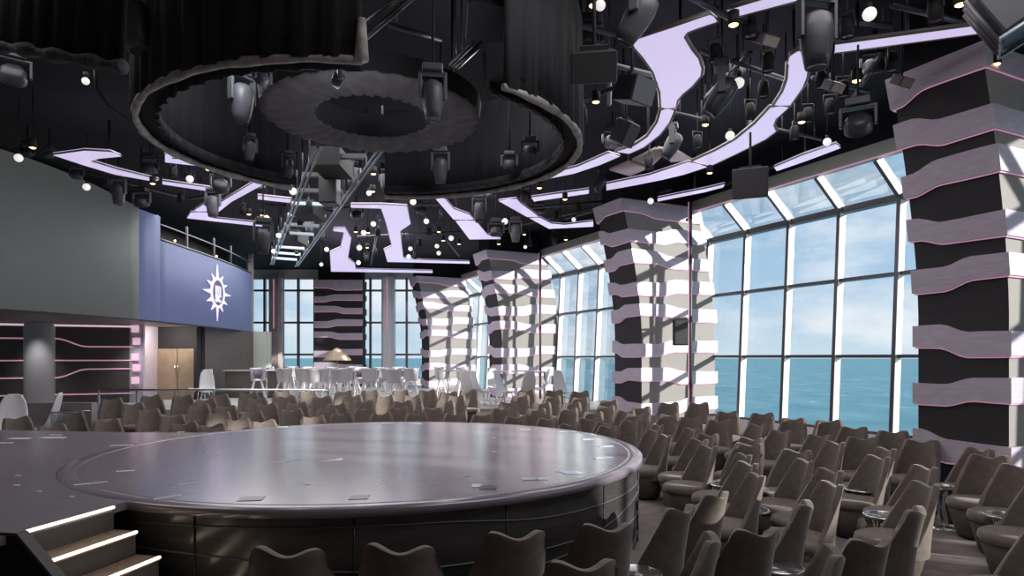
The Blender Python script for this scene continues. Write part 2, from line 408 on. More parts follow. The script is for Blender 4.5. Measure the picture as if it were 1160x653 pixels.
# flat frontal pillar in the back wall
pb = pillar((Xb(357, 32.3), 32.3), Xb(410, 32.3)-Xb(357, 32.3), .8, 'dark square pillar with pale bands between the back windows', dirs=(Vector((1, 0, 0)), Vector((0, 1, 0))), darkside=True, ztop=5.9, lea=False, seed=5)
for pxa, pxb, lab in ((306, 320, 'slim grey column standing between the leftmost back windows'), (433, 447, 'slim pale column standing between the rightmost back windows')):
    cm = MB(); x0, x1 = Xb(pxa, 33), Xb(pxb, 33); cm.prism([(x0, 33.3), (x0, 32.8), (x0+.1, 32.65), (x1-.1, 32.65), (x1, 32.8), (x1, 33.3)], .6, 6.15)
    r_ = tag(cm.build('column', M['neb'] if pxa == 306 else M['alu']), lab, 'column')
    l_ = MB(); l_.box((x0+x1)/2-.02, (x0+x1)/2+.02, 32.6, 32.66, 3.5, 6.0); l_.build('led_strip', M['pink'], r_)

# ------------------------------------------------------------------ left side: screens, soffit, lower wall
SC = [(-13.2, 10.6), (-12.0, 12.1), (-11.1, 13.9), (-10.6, 15.8), (-10.36, 17.8), (-10.30, 19.5), (-10.33, 22), (-10.45, 24), (-10.72, 26.4)]
STOP = [6.58, 6.58, 6.55, 6.42, 6.2, 6.2, 6.2, 6.2, 6.2]
def dens(pts, n=5):
    r_ = []
    for i in range(len(pts)-1):
        p0 = pts[max(0, i-1)]; p1 = pts[i]; p2 = pts[i+1]; p3 = pts[min(len(pts)-1, i+2)]
        for k in range(n):
            t_ = k/n
            r_.append(tuple(.5*((2*p1[j])+(-p0[j]+p2[j])*t_+(2*p0[j]-5*p1[j]+4*p2[j]-p3[j])*t_*t_+(-p0[j]+3*p1[j]-3*p2[j]+p3[j])*t_**3) for j in range(len(p1))))
    r_.append(tuple(pts[-1])); return r_
sp = dens([(x_, y_, z_) for (x_, y_), z_ in zip(SC, STOP)])
i17 = min(range(len(sp)), key=lambda i: abs(sp[i][1]-17.8))
i19 = min(range(len(sp)), key=lambda i: abs(sp[i][1]-18.75))
SB = 3.1
def ribbon(pts, z0, z1=None, dx=0):
    g_ = MB(); g_.grid([[Vector((p[0]+dx, p[1], z0)) for p in pts], [Vector((p[0]+dx, p[1], (p[2] if z1 is None else z1))) for p in pts]]); return g_
g1 = ribbon(sp[:i17+1], SB); o = g1.build('video_wall', M['screen_grey'], solid=.12); tag(o, 'large curved dark grey video wall, blank, at the left', 'screen')
r0 = empty('video_wall', (0, 0, 0)); tag(r0, 'curved blue video wall showing a sun shaped emblem', 'screen')
g1 = ribbon(sp[i17:i19+1], SB, 6.15); g1.build('tall_screen', M['screen_blue'], r0, solid=.12)
g1 = ribbon(sp[i19:], SB, 5.45); g1.build('low_screen', M['screen_blue'], r0, solid=.12)
ef = MB(); ef.box(-10.80, -10.66, 26.38, 26.6, SB, 6.3); ef.build('end_frame', M['neb'], r0)
# emblem: compass star with an oval ring and three letters, hung on the screen
ei = min(range(len(sp)), key=lambda i: abs(CX+F*sp[i][0]/sp[i][1]-245)); ep = Vector(sp[ei][:2]+(0,)); en = (Vector(sp[min(ei+2, len(sp)-1)][:2]+(0,))-Vector(sp[ei-2][:2]+(0,))).normalized()
nrm = Vector((en.y, -en.x, 0)); 
if nrm.dot(Vector((0, 0, 0))-ep) < 0: nrm = -nrm
sx = -en if (-en).cross(Vector((0, 0, 1))).dot(nrm) > 0 else en
zc = CAMZ+(HY-332)*ep.y/F
T = Matrix.Translation(ep+nrm*.075+Vector((0, 0, zc))) @ Matrix(((sx.x, 0, nrm.x, 0), (sx.y, 0, nrm.y, 0), (0, 1, 0, 0), (0, 0, 0, 1)))
S = (64/2)*ep.y/F
lg = MB(); 
nsp = 12; lens_ = {0: 1, 7: 1}
a_o, b_o = .50*S, .50*S
for k in range(nsp):
    an = 2*PI*k/nsp+PI/2
    Lk = 1.0 if k in (0, 6) else (.88 if k % 2 else .74)
    
    rxo, ryo = (1.22*S if k in (3, 9) else 1.0*S), S*(.74 if k in (1, 5, 7, 11) else .72)
    tip = Vector((math.cos(an)*rxo, math.sin(an)*(S if k in (0, 6) else ryo), 0))
    base = Vector((math.cos(an)*a_o, math.sin(an)*b_o, 0)); d_ = (tip-base).normalized(); pr_ = Vector((-d_.y, d_.x, 0))*.085*S
    lg.prism([(base+pr_)[:2], (base-pr_)[:2], tip[:2]], .0, .03, 0, T)
lg.build('star', M['logo'], r0)
lg = MB(); nn = 40
ro = [(math.cos(2*PI*i/nn), math.sin(2*PI*i/nn)) for i in range(nn)]
lg.prism([(x_*.46*S, y_*.45*S) for x_, y_ in ro], .012, .036, 0, T); lg.build('oval', M['logod'], r0)
lg = MB(); o1 = [T @ Vector((x_*.57*S, y_*.54*S, z_)) for z_ in (.01, .05) for x_, y_ in ro]; i1 = [T @ Vector((x_*.46*S, y_*.45*S, z_)) for z_ in (.01, .05) for x_, y_ in ro]
fs = []
for i in range(nn):
    j = (i+1) % nn
    fs += [(i, j, nn+j, nn+i), (2*nn+i, 3*nn+i, 3*nn+j, 2*nn+j), (nn+i, nn+j, 3*nn+j, 3*nn+i)]
lg.add(o1+i1, fs); lg.build('ring', M['logo'], r0)
def text(body, size, Tm, m_, parent, name='lettering', sxx=1.):
    cu = bpy.data.curves.new(name, 'FONT'); cu.body = body; cu.size = size; cu.align_x = 'CENTER'; cu.align_y = 'CENTER'; cu.extrude = .008; cu.offset = size*.03
    o_ = bpy.data.objects.new('tmp', cu); COL.objects.link(o_)
    dg = bpy.context.evaluated_depsgraph_get(); me = bpy.data.meshes.new_from_object(o_.evaluated_get(dg))
    bpy.data.objects.remove(o_); me.transform(Tm @ Matrix.Diagonal((sxx, 1, 1, 1))); me.materials.clear(); me.materials.append(m_)
    o2 = bpy.data.objects.new(name, me); COL.objects.link(o2); o2.parent = parent; return o2
text('m', .55*S, T @ Matrix.Translation((0, .14*S, .045)), M['logo'], r0, sxx=1.15)
text('sc', .55*S, T @ Matrix.Translation((0, -.15*S, .045)), M['logo'], r0, sxx=1.1)
# dark control booth above the lower blue screen
bo = empty('control_booth', (0, 0, 0)); tag(bo, 'dark glazed control booth above the blue video wall', 'booth')
g1 = ribbon(sp[i19:], 5.45, 6.3, dx=-.9); g1.build('back_panel', M['black'], bo, solid=.05)
g1 = MB(); g1.tube([Vector((p[0]+.03, p[1], 5.50)) for p in sp[i19:]], .035, 6); g1.build('rail', M['pipe'], bo)
g1 = MB(); g1.tube([Vector((p[0]-.02, p[1], 5.95)) for p in sp[i19:]], .025, 6); g1.build('rail', M['fix'], bo)
for p in sp[i19::4]:
    g1 = MB(); g1.box(p[0]-.05, p[0], p[1]-.03, p[1]+.03, 5.45, 6.3); g1.build('post', M['fix'], bo)
w = MB(); w.grid([[Vector((p[0]-.9, p[1], 5.45)) for p in sp[i19:]], [Vector((p[0], p[1], 5.45)) for p in sp[i19:]]]); w.build('ledge', M['black'], bo, solid=.03)
for p in sp[i19+4::7]:
    g1 = MB(); g1.sphere((p[0]-.4, p[1], 5.75), .035, 6); g1.build('lamp', M['warm'], bo)
# soffit under the screens
LW = [(-18.9, 17.2), (-15.2, 19.2), (-12.05, 20.7), (-12.05, 22.2), (-10.9, 22.2), (-10.85, 25.0), (-10.6, 26.9)]
sf = MB(); poly = [(p[0], p[1]) for p in sp] + [(-10.75, 26.9), (-18.9, 26.9), (-18.9, 10.6)]
sf.prism(poly, SB+.0, SB+.06); struct(sf.build('trim_6', M['soffit']))
lm = MB(); lm.tube([Vector((p[0]+.02, p[1], SB-.02)) for p in sp], .022, 5); struct(lm.build('trim_7', M['pipe']))
# lower wall with pink lines
def wseg(p, q, z0, z1, m_, name, th=.1):
    g_ = MB(); p = Vector((*p, 0)); q = Vector((*q, 0)); g_.beam(p+Vector((0, 0, (z0+z1)/2)), q+Vector((0, 0, (z0+z1)/2)), th, z1-z0); return struct(g_.build(name, m_))
wl = wseg((-18.9, 17.45), (-12.05, 20.72), 0, SB, M['wood_dark'], 'wall_left')
def pinkline(p, q, zf, name, r_=.022, m_='pink'):
    p = Vector((*p, 0)); q = Vector((*q, 0)); d = (q-p); n_ = Vector((d.y, -d.x, 0)).normalized()
    if n_.dot(-p) < 0: n_ = -n_
    l_ = MB(); l_.tube([p+d*(i/40)+n_*.06+Vector((0, 0, zf(i/40))) for i in range(41)], r_, 5); return l_.build(name, M[m_], wl)
pinkline((-18.9, 17.45), (-12.05, 20.72), lambda t_: 3.03, 'led_line', .032, 'pinkb')
pinkline((-18.9, 17.45), (-12.05, 20.72), lambda t_: 2.62-.24*sm((t_-.72)/.1), 'led_line')
pinkline((-18.9, 17.45), (-12.05, 20.72), lambda t_: 1.95, 'led_line')
pinkline((-18.9, 17.45), (-12.05, 20.72), lambda t_: 1.42+.26*sm((t_-.72)/.1), 'led_line')
pinkline((-18.9, 17.45), (-12.05, 20.72), lambda t_: .9, 'led_line')
# doorway recess
cw = MB(); cw.box(-12.55, -12.22, 20.75, 22.3, .6, SB); struct(cw.build('trim_8', M['band']))
dw = MB(); dw.box(-12.3, -10.72, 22.25, 22.35, 2.34, SB); dw.box(-10.82, -10.72, 21.9, 22.35, .5, SB); struct(dw.build('wall_door_side', M['black']))
dr = MB(); dr.box(-12.25, -11.54, 22.2, 22.28, .6, 2.34); dr.box(-11.52, -10.82, 22.2, 22.28, .6, 2.34); d_o = struct(dr.build('door_1', M['door'], bevel=.01))
h_ = MB(); h_.tube([(-11.58, 22.14, 1.5), (-11.58, 22.14, 1.8)], .015, 6); h_.tube([(-11.48, 22.14, 1.5), (-11.48, 22.14, 1.8)], .015, 6); h_.build('door_handle', M['chrome'], d_o)
w2 = wseg((-10.72, 22.3), (-10.62, 26.2), .5, SB, M['wood_dark'], 'wall_left_far', .2)
w3 = MB(); w3.box(-12.5, -10.0, 26.6, 26.8, .6, SB); w3.box(-11.6, -10.05, 26.4, 26.6, 1.6, SB); struct(w3.build('wall_left_end', M['header']))
# bright mirror strip of little lit panels by the door
pm = empty('lit_wall_panel', (-12.1, 20.62, 0)); tag(pm, 'narrow column of glowing pink panels left of the bronze door', 'wall light')
for k, z_ in enumerate((2.85, 2.45, 1.95, 1.6, 1.2)):
    b_ = MB(); b_.box(-.05+.04*(k % 2), .16+.04*(k % 2), -.06, 0, z_, z_+.22); b_.build('glowing_panel', M['pinkb'], pm)
b_ = MB(); b_.box(-.2, .3, 0, .1, .6, SB); b_.build('backing', M['band'], pm)
# downlights washing the wall; fill lamps and a glow column are added
lamp('door_fill', 'AREA', (-11.5, 21.2, 3.0), (R(35), 0, 0), 32, (1, .9, .8), size=.5)  # unseen lamp added to brighten the door recess
for px_, w_, lab in ((45, .42, 'tall pale half-round column added as the glow on the far left wall'), (152, .17, 'narrow pale half-round column at the end of the dark wall')):
    m1 = (px_-CX)/F; tt = (m1*17.45+18.9)/(6.85-m1*3.27); q = Vector((-18.9+6.85*tt, 17.45+3.27*tt, 0))
    T_ = Matrix.Translation(q) @ Matrix.Rotation(R(25.5), 4, 'Z') @ Matrix.Diagonal((1, .45, 1, 1))
    b_ = MB(); b_.lathe([(w_, 0), (w_, SB)], 24, 0, T_, PI, 2*PI); tag(b_.build('column', M['satin']), lab, 'column')  # half-round shape added to stand for the soft pale glow on the wall
    lamp('wall_washer', 'SPOT', tuple(q+Vector((.28, -.62, 2.95))), (R(14), 0, R(25)), 60, (1, .98, 1), spot_size=R(70), spot_blend=1, shadow_soft_size=.15)
    lamp('low_wall_fill', 'SPOT', tuple(q+Vector((.30, -.62, .15))), (R(164), 0, R(25)), 75, (1, .98, 1), spot_size=R(70), spot_blend=1, shadow_soft_size=.15)  # unseen lamp added from below to even out that glow
# low pale parapet behind the platform at the left
w = MB(); w.box(-12.6, -9.85, 15.1, 15.3, 0, .98); tag(w.build('parapet', M['neb']), 'low pale parapet behind the chairs at far left', 'low wall')

# ------------------------------------------------------------------ stage
SCX, SCY, SR, SZ = -1.59, 7.54, 3.06, .99
st = empty('round_stage', (SCX, SCY, 0)); tag(st, 'large round stage with a glossy mauve top and dark curved skirt', 'stage')
m_ = MB(); m_.lathe([(.001, SZ), (SR-.16, SZ)], 96, smooth=False); m_.build('stage_top', M['stage'], st)
m_ = MB(); m_.lathe([(SR-.16, SZ), (SR-.155, SZ-.003), (SR-.15, SZ), (SR-.12, SZ), (SR-.015, SZ), (SR, SZ-.015), (SR, SZ-.06), (SR-.03, SZ-.075), (SR-.05, SZ-.075)], 128); m_.build('rim', M['stage'], st)
m_ = MB(); m_.lathe([(SR-.05, SZ-.07), (SR-.05, .12), (SR-.18, .0)], 128); m_.build('skirt', M['skirt'], st)
for aa in (-125, -103, -81, -59, -37, -15, 7, 29):
    m_ = MB(); ca, sa = math.cos(R(aa)), math.sin(R(aa)); m_.tube([((SR-.048)*ca, (SR-.048)*sa, SZ-.08), ((SR-.048)*ca, (SR-.048)*sa, .12)], .008, 5); m_.build('panel_seam', M['hatch'], st)
for z0_, ph_, am in ((.80, 0, .05), (.58, 1.6, .07), (.40, 2.7, .04), (.24, .7, .05)):
    m_ = MB(); pts = []
    for i in range(121):
        an = R(-140+i*1.5); z_ = z0_+am*math.tanh(2.2*math.sin(an*3+ph_)); pts.append(((SR-.046)*math.cos(an), (SR-.046)*math.sin(an), z_))
    m_.tube(pts, .006, 4); m_.build('wavy_line', M['seam'], st)
def smark(px, py, lx, ly, rot, mname, name, dz=.004):
    p = atz(px, py, SZ)-Vector((SCX, SCY, SZ)); T_ = Matrix.Translation((p.x, p.y, SZ)) @ Matrix.Rotation(R(rot), 4, 'Z')
    b_ = MB(); b_.box(-lx/2, lx/2, -ly/2, ly/2, .0, dz, 0, T_); return b_.build(name, M[mname], st)
for px, py, lx, ly, rot in ((285, 565.5, .17, .15, 8), (407, 564, .14, .14, 5), (553, 553, .14, .14, 0)):
    smark(px, py, lx, ly, rot, 'hatch', 'floor_hatch')
for px, py, lx, ly, rot in ((540, 551, .08, .12, 0), (600, 543, .13, .11, 10), (615, 543, .1, .1, -5), (648, 536, .16, .14, 20), (634, 534, .08, .1, 0), (683, 519, .22, .07, 25), (686, 506, .18, .08, 20), (665, 498, .16, .08, 20), (638, 490, .12, .08, 10)):
    smark(px, py, lx, ly, rot, 'hatchb' if px in (648, 683, 600) else 'tape', 'floor_plate')
for px, py, lx, ly, rot in ((326, 522.5, .28, .02, 55), (375, 522, .26, .015, 50), (205, 490, .1, .05, 30), (320, 484, .15, .05, 10), (440, 480, .2, .06, 0), (470, 480.5, .2, .06, 0), (595, 487, .15, .05, 0), (348, 549, .05, .03, 0), (530, 539, .06, .03, 0), (560, 512, .06, .03, 0), (190, 564, .2, .025, 48), (215, 549, .15, .02, 45), (200, 553, .08, .02, 45), (560, 496, .08, .03, 0), (450, 532, .03, .03, 0), (240, 520, .03, .03, 0), (247, 515, .03, .03, 0), (236, 512, .03, .03, 0)):
    smark(px, py, lx, ly, rot, 'tape', 'tape_mark')
# rear platform joining the round stage
arc = [(SCX+SR*math.cos(R(d_)), SCY+SR*math.sin(R(d_))) for d_ in range(246, 149, -4)]
pl = empty('stage_platform', (0, 0, 0)); tag(pl, 'flat mauve platform joining the round stage at the left', 'stage')
poly = [(-2.97, 3.91), (-3.05, 3.80), (-3.9, 2.6), (-10, 2.2), (-10.4, 9.6), (-7.5, 9.4), (-5.36, 9.1)]+arc[::-1]
m_ = MB(); m_.prism(poly, SZ-.06, SZ-.002); m_.build('platform_top', M['stage'], pl)
poly2 = [(x_*.995-.04, y_) for x_, y_ in poly]; m_ = MB(); m_.prism([(-3.05, 3.95), (-3.12, 3.8), (-3.95, 2.7), (-9.9, 2.3), (-10.3, 9.5), (-7.5, 9.3), (-5.4, 9.0), (-4.45, 8.9), (-4.6, 7.0), (-3.0, 4.8)], 0, SZ-.06); m_.build('platform_body', M['skirt'], pl)
for px, py, lx, ly, rot in ((103, 548, .24, .03, 40), (22, 497, .25, .1, 0), (60, 496, .3, .1, 0), (138, 505, .25, .05, 10), (142, 534, .15, .04, 20), (20, 539, .04, .03, 0), (19, 550, .04, .03, 0), (44, 557, .03, .03, 0), (81, 563, .03, .03, 0), (5, 502, .2, .05, 0), (63, 493, .15, .04, 0)):
    p = atz(px, py, SZ); T_ = Matrix.Translation((p.x, p.y, SZ-.002)) @ Matrix.Rotation(R(rot), 4, 'Z'); b_ = MB(); b_.box(-lx/2, lx/2, -ly/2, ly/2, 0, .004, 0, T_); b_.build('tape_mark', M['tape'], pl)
# steps
er = Vector((.21, .978, 0)).normalized(); tr_ = Vector((er.y, -er.x, 0)); R0 = Vector((-2.83, 4.58, 0)); WS = .70
sr = empty('stage_stairs', (R0.x, R0.y, 0)); tag(sr, 'short flight of wooden steps with lit edges up to the stage', 'stairs')
TRD = .19; RIS = .165
for k in range(0, 6):
    z_ = SZ-RIS*k; p0 = tr_*TRD*k; p1 = p0-er*WS; q0 = p0-tr_*TRD; q1 = p1-tr_*TRD
    if k > 0:
        b_ = MB(); b_.prism([p0[:2], p1[:2], q1[:2], q0[:2]], max(0, z_-.03), z_); so2 = b_.build('tread', M['tread'], sr)
        b_ = MB(); b_.prism([(p0-tr_*.01)[:2], (p1-tr_*.01)[:2], (p1-tr_*.04)[:2], (p0-tr_*.04)[:2]], max(.0, z_-RIS), z_-.03); b_.build('riser', M['riser'], sr)
    else:
        b_ = MB(); b_.prism([p0[:2], p1[:2], (p1-tr_*.03)[:2], (p0-tr_*.03)[:2]], z_-RIS, z_-.03); so2 = b_.build('riser', M['riser'], sr)
    if k < 5:
        b_ = MB(); b_.beam(p0+Vector((0, 0, z_-.006)), p1+Vector((0, 0, z_-.006)), .016, .016); b_.build('led_strip', M['ledw'], so2)
for s0, nm in ((-er*(WS+.0), 0),):
    b_ = MB(); pr2 = [(-.14, SZ+.0), (.05, SZ+.0), (.98, .14), (.98, 0), (-.14, 0)]
    vs = [s0+tr_*a_+Vector((0, 0, z_))-er*w_ for w_ in (0, .06) for a_, z_ in pr2]; n_ = len(pr2)
    b_.add(vs, [tuple(range(n_)), tuple(reversed(range(n_, 2*n_)))]+[(i, i+n_, (i+1) % n_+n_, (i+1) % n_) for i in range(n_)]); b_.build('side_panel', M['black'], sr)
    b_ = MB(); e1 = s0-er*.03; b_.beam(e1+tr_*(-.14)+Vector((0, 0, SZ+.005)), e1+tr_*.05+Vector((0, 0, SZ+.005)), .07, .02); b_.beam(e1+tr_*.05+Vector((0, 0, SZ+.005)), e1+tr_*.98+Vector((0, 0, .145)), .07, .02); b_.build('edge_cap', M['riser'], sr)

# ------------------------------------------------------------------ tub chair
def tub_chair():
    r_ = empty('tub_chair')
    b_ = MB(); b_.lathe([(.001, .0), (.17, .0), (.17, .03), (.001, .03)], 24); b_.build('foot', M['black'], r_)
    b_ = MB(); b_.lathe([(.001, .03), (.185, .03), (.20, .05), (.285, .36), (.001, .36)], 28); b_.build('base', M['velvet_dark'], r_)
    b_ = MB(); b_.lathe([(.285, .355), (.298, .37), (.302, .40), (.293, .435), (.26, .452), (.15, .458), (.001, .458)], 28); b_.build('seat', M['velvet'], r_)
    b_ = MB(); nu, nv = 22, 12
    def shell(inner):
        G = []
        for i in range(nv+1):
            v = i/nv; row = []
            for j in range(nu+1):
                u = -1+2*j/nu
                Th = R(100 - 52*v**.75)
                th = u*Th
                rad = .292 + .02*v - (.055 if inner else 0)
                ze = .30 + v*.60
                top = .021*math.cos(u*PI*1.45+PI) + (.016*u)      # two ears with a dip, one ear higher
                z = ze + v**3*top*1.0 - .10*v*max(0, abs(u)-.86)/.14*.6
                cyb = .02+.075*v*v
                x_ = rad*math.sin(th); y_ = rad*math.cos(th)*(.95) + cyb*.9
                row.append(Vector((x_, y_, z)))
            G.append(row)
        return G
    A = shell(False); B = shell(True)
    b_.grid(A); b_.grid([r2[::-1] for r2 in B])
    b_.grid([A[-1], B[-1]]); b_.grid([A[0], B[0]])
    b_.grid([[a[0] for a in A], [a[0] for a in B]]); b_.grid([[a[-1] for a in A], [a[-1] for a in B]])
    o_ = b_.build('backrest', M['velvet'], r_, bevel=.018)
    return r_
proto = tub_chair(); bpy.context.view_layer.update(); freeze(proto); used = [False]
POS = []; OBJ = []
PRECT = [(Vector((6.14, 7.96, 0)), 2.75, 1.12), (Vector((3.12, 15.5, 0)), 2.3, 1.12)]
def relax():
    for it in range(60):
        for i in range(len(POS)):
            for j in range(i):
                dv = POS[i]-POS[j]; l = dv.length
                if l < .66:
                    dv = dv/l if l > .01 else Vector((1, 0, 0)); m_ = (.66-l)/2; POS[i] += dv*m_; POS[j] -= dv*m_
            p = POS[i]; dd = Vector((p.x-SCX, p.y-SCY, 0))
            if dd.length < SR+.36: POS[i] = Vector((SCX, SCY, 0))+dd.normalized()*(SR+.36)
            if p.x < -4.3 and p.y < 9.95: POS[i].y = 9.95
            if p.y > 17.2: POS[i].y = 17.2
            w_ = (POS[i]-wall(POS[i].y)).dot(out)
            if w_ > -.62: POS[i] += out*(-.62-w_)
            for c_, D_, T_ in PRECT:
                r_ = POS[i]-c_; a_ = r_.dot(out); b_ = r_.dot(al); g = .42
                if -g < a_ < D_+g and -g < b_ < T_+g:
                    k = min((a_+g, 0), (b_+g, 1), (T_+g-b_, 2))
                    POS[i] += (-out*k[0] if k[1] == 0 else (-al*k[0] if k[1] == 1 else al*k[0]))
    for p, o_ in zip(POS, OBJ): o_.location = (p.x, p.y, fz(p.y))
def fz(Y): return .35*min(1, max(0, (Y-13)/4))
def chair_at(px, py, key, base, where, group, face=None, flat=False, jit=7, hc=.915):
    Y = F*(CAMZ-hc)/(py-HY)
    if not flat and Y > 13:
        k = .0875; Y = (F*(CAMZ-hc)+F*k*13)/((py-HY)+F*k)
    back = Vector(((px-CX)/F*Y, Y, 0)); tgt = Vector((SCX, SCY, 0))
    d = (tgt-back).normalized()
    if face is not None: d = Vector((math.cos(R(face)), math.sin(R(face)), 0))
    p = back + d*.33
    o_ = proto if not used[0] else copy_tree(proto)
    used[0] = True
    POS.append(p); OBJ.append(o_)
    o_.rotation_euler = (0, 0, math.atan2(d.y, d.x)+PI/2+R(random.uniform(-jit, jit)))
    reg(o_, key, px, base, where, 'chair', group)
    return o_
BC = 'brown tub chair'
front = [(338, 620), (446, 620), (600, 602), (665, 637), (687, 597)]
for a in front: chair_at(*a, 'front', BC, 'below the stage skirt at the bottom', 'tub chairs in front of the round stage', face=(112 if a[0] > 550 else 97), jit=3)
for a, fc in [((776, 574), 140), ((813, 561), 140), ((806, 605), 165), ((857, 602), 120), ((912, 570), 150), ((945, 623), 165), ((993, 611), 120), ((1040, 577), 140)]:
    chair_at(*a, 'rfront', BC+' seen from behind', 'in the right foreground', 'tub chairs seen from behind at the lower right', face=fc, jit=4)
for a in [(735, 486), (758, 492), (742, 482), (771, 485), (793, 499), (816, 507)]: chair_at(*a, 'rs1', BC, 'beside the right end of the round stage', 'tub chairs right of the stage', face=195)
for a in [(838, 514), (851, 525), (856, 534), (864, 505), (885, 508), (835, 495), (813, 493)]: chair_at(*a, 'rs2', BC, 'in the block left of the aisle, right of stage', 'tub chairs right of the stage', face=185 if a[1] > 510 else 215, flat=True)
for a in [(919, 524), (931, 528), (943, 547), (921, 492), (895, 489), (852, 480)]: chair_at(*a, 'rs3', BC, 'in the middle block right of the stage', 'tub chairs in the middle block', face=185 if a[1] > 510 else 205, flat=True)
for a in [(1010, 520), (1033, 525), (1048, 547), (988, 506), (964, 503)]: chair_at(*a, 'rs4', BC+' facing left', 'in the row before the nearest pillar', 'tub chairs before the nearest pillar', face=186)
for a, fc in [((1081, 504), 190), ((1126, 518), 215), ((1152, 525), 200), ((1190, 545), 185), ((1200, 590), 180)]: chair_at(*a, 'rs5', BC+' showing its round seat', 'under the nearest striped pillar', 'tub chairs under the nearest pillar', face=fc)
for a in [(761, 462), (791, 462), (753, 470), (785, 473), (814, 476), (830, 467), (861, 468), (902, 474), (938, 476)]: chair_at(*a, 'win', BC, 'along the sea windows', 'tub chairs along the windows', flat=True, face=235)
for a in [(978, 485), (998, 487), (1028, 498), (1040, 498)]: chair_at(*a, 'win2', BC, 'between the windows and the nearest pillar', 'tub chairs along the windows', flat=True, face=225)
rows = {
 'back row before the white furniture': [(171, 447), (205, 447), (248, 446), (282, 444), (320, 442), (350, 442), (389, 442), (420, 441), (460, 441), (483, 441), (512, 442), (525, 441), (599, 441), (629, 441), (656, 442)],
 'second row from the back': [(124, 451), (233, 451), (293, 450), (324, 448), (367, 448), (397, 447), (437, 447), (467, 447), (503, 453), (517, 447), (589, 447), (630, 448), (651, 449)],
 'third row from the back': [(151, 456), (223, 458), (254, 459), (303, 456), (336, 455), (381, 456), (411, 453), (456, 453), (578, 454), (618, 455), (646, 455), (690, 452)],
 'second row behind the stage': [(167, 463), (250, 467), (283, 466), (333, 463), (368, 463), (412, 461), (450, 460), (489, 461), (569, 461), (613, 462), (645, 462), (689, 459), (718, 461)],
 'row just behind the stage': [(194, 471), (269, 475), (300, 477), (355, 472), (472, 468), (547, 470), (588, 472), (617, 474), (684, 465), (675, 475), (665, 481), (692, 481), (703, 478), (714, 467), (211, 480), (234, 481), (385, 468), (430, 468), (515, 468)]}
for nm, lst in rows.items():
    for a in lst: chair_at(*a, nm, BC, 'in the '+nm, 'tub chairs behind the stage')
for a in [(16, 473), (56, 482), (78, 467), (117, 476)]: chair_at(*a, 'left', BC, 'behind the platform at far left', 'tub chairs behind the left platform')
for px, py in ((712, 466), (704, 479)): chair_at(px, py, 'foot', BC, 'at the foot of the middle pillar', 'tub chairs behind the stage')

relax()
# ------------------------------------------------------------------ round side tables
def side_table():
    r_ = empty('side_table')
    b_ = MB(); b_.lathe([(.001, .488), (.165, .488), (.165, .50), (.001, .50)], 32); b_.build('table_top', M['tabletop'], r_)
    b_ = MB(); b_.tube([(.172*math.cos(2*PI*i/36), .172*math.sin(2*PI*i/36), .494) for i in range(36)], .011, 8, closed=True); b_.build('rim', M['chrome'], r_)
    for k in range(8):
        b_ = MB(); an = 2*PI*k/8; b_.tube([(.10*math.cos(an), .10*math.sin(an), .488), (.06*math.cos(an+.4), .06*math.sin(an+.4), .25), (.11*math.cos(an), .11*math.sin(an), .02)], .006, 6); b_.build('leg', M['chrome'], r_)
    b_ = MB(); b_.lathe([(.001, 0), (.15, 0), (.15, .012), (.001, .018)], 28); b_.build('foot', M['chrome'], r_)
    return r_
tp = side_table(); bpy.context.view_layer.update(); freeze(tp); t0 = True
for px, py in ((728, 633), (802, 547), (882, 553), (975, 552), (1078, 550), (1003, 582), (1140, 584), (902, 580), (886, 642), (868, 497), (935, 515)):
    p = atz(px, py, .5)
    for q in POS:
        dv = Vector((p.x-q.x, p.y-q.y, 0))
        if dv.length < .49: p += dv.normalized()*(.49-dv.length)
    o_ = tp if t0 else copy_tree(tp); t0 = False
    o_.location = (p.x, p.y, 0); reg(o_, 'tbl', px, 'small round side table with chrome rim', 'among the tub chairs', 'side table', 'round side tables among the tub chairs')

# ------------------------------------------------------------------ white bar chairs and tables on the upper floor
def bucket_chair():
    r_ = empty('bar_chair')
    b_ = MB(); G = []; H = []
    for i in range(9):
        v = i/8; Th = R(150-30*v)
        G.append([Vector(((.19+.05*v)*math.sin(Th*(-1+j/8)), (.19+.05*v)*math.cos(Th*(-1+j/8)), .68+.42*v)) for j in range(17)])
    b_.grid(G); b_.build('bucket', M['silver'], r_, solid=.03)
    b_ = MB(); b_.lathe([(.001, .68), (.19, .68), (.2, .71), (.001, .74)], 20); b_.build('seat', M['white'], r_)
    b_ = MB(); b_.grid([[Vector((.17*math.sin(R(a)), .17*math.cos(R(a))+.01, z)) for a in range(-50, 51, 20)] for z in (.76, 1.02)]); b_.build('pad', M['purple'], r_, solid=.03)
    for sx_, sy_ in ((-1, -1), (1, -1), (1, 1), (-1, 1)):
        b_ = MB(); b_.beam((sx_*.10, sy_*.10, .69), (sx_*.26, sy_*.26, .01), .035, .06); b_.build('leg', M['white'], r_)
    b_ = MB(); b_.tube([(.18*c_, .18*s2_, .32) for c_, s2_ in ((-1, -1), (1, -1), (1, 1), (-1, 1))], .012, 6, closed=True); b_.build('footrest', M['chrome'], r_)
    return r_
bc = bucket_chair(); bpy.context.view_layer.update(); freeze(bc); f0 = True
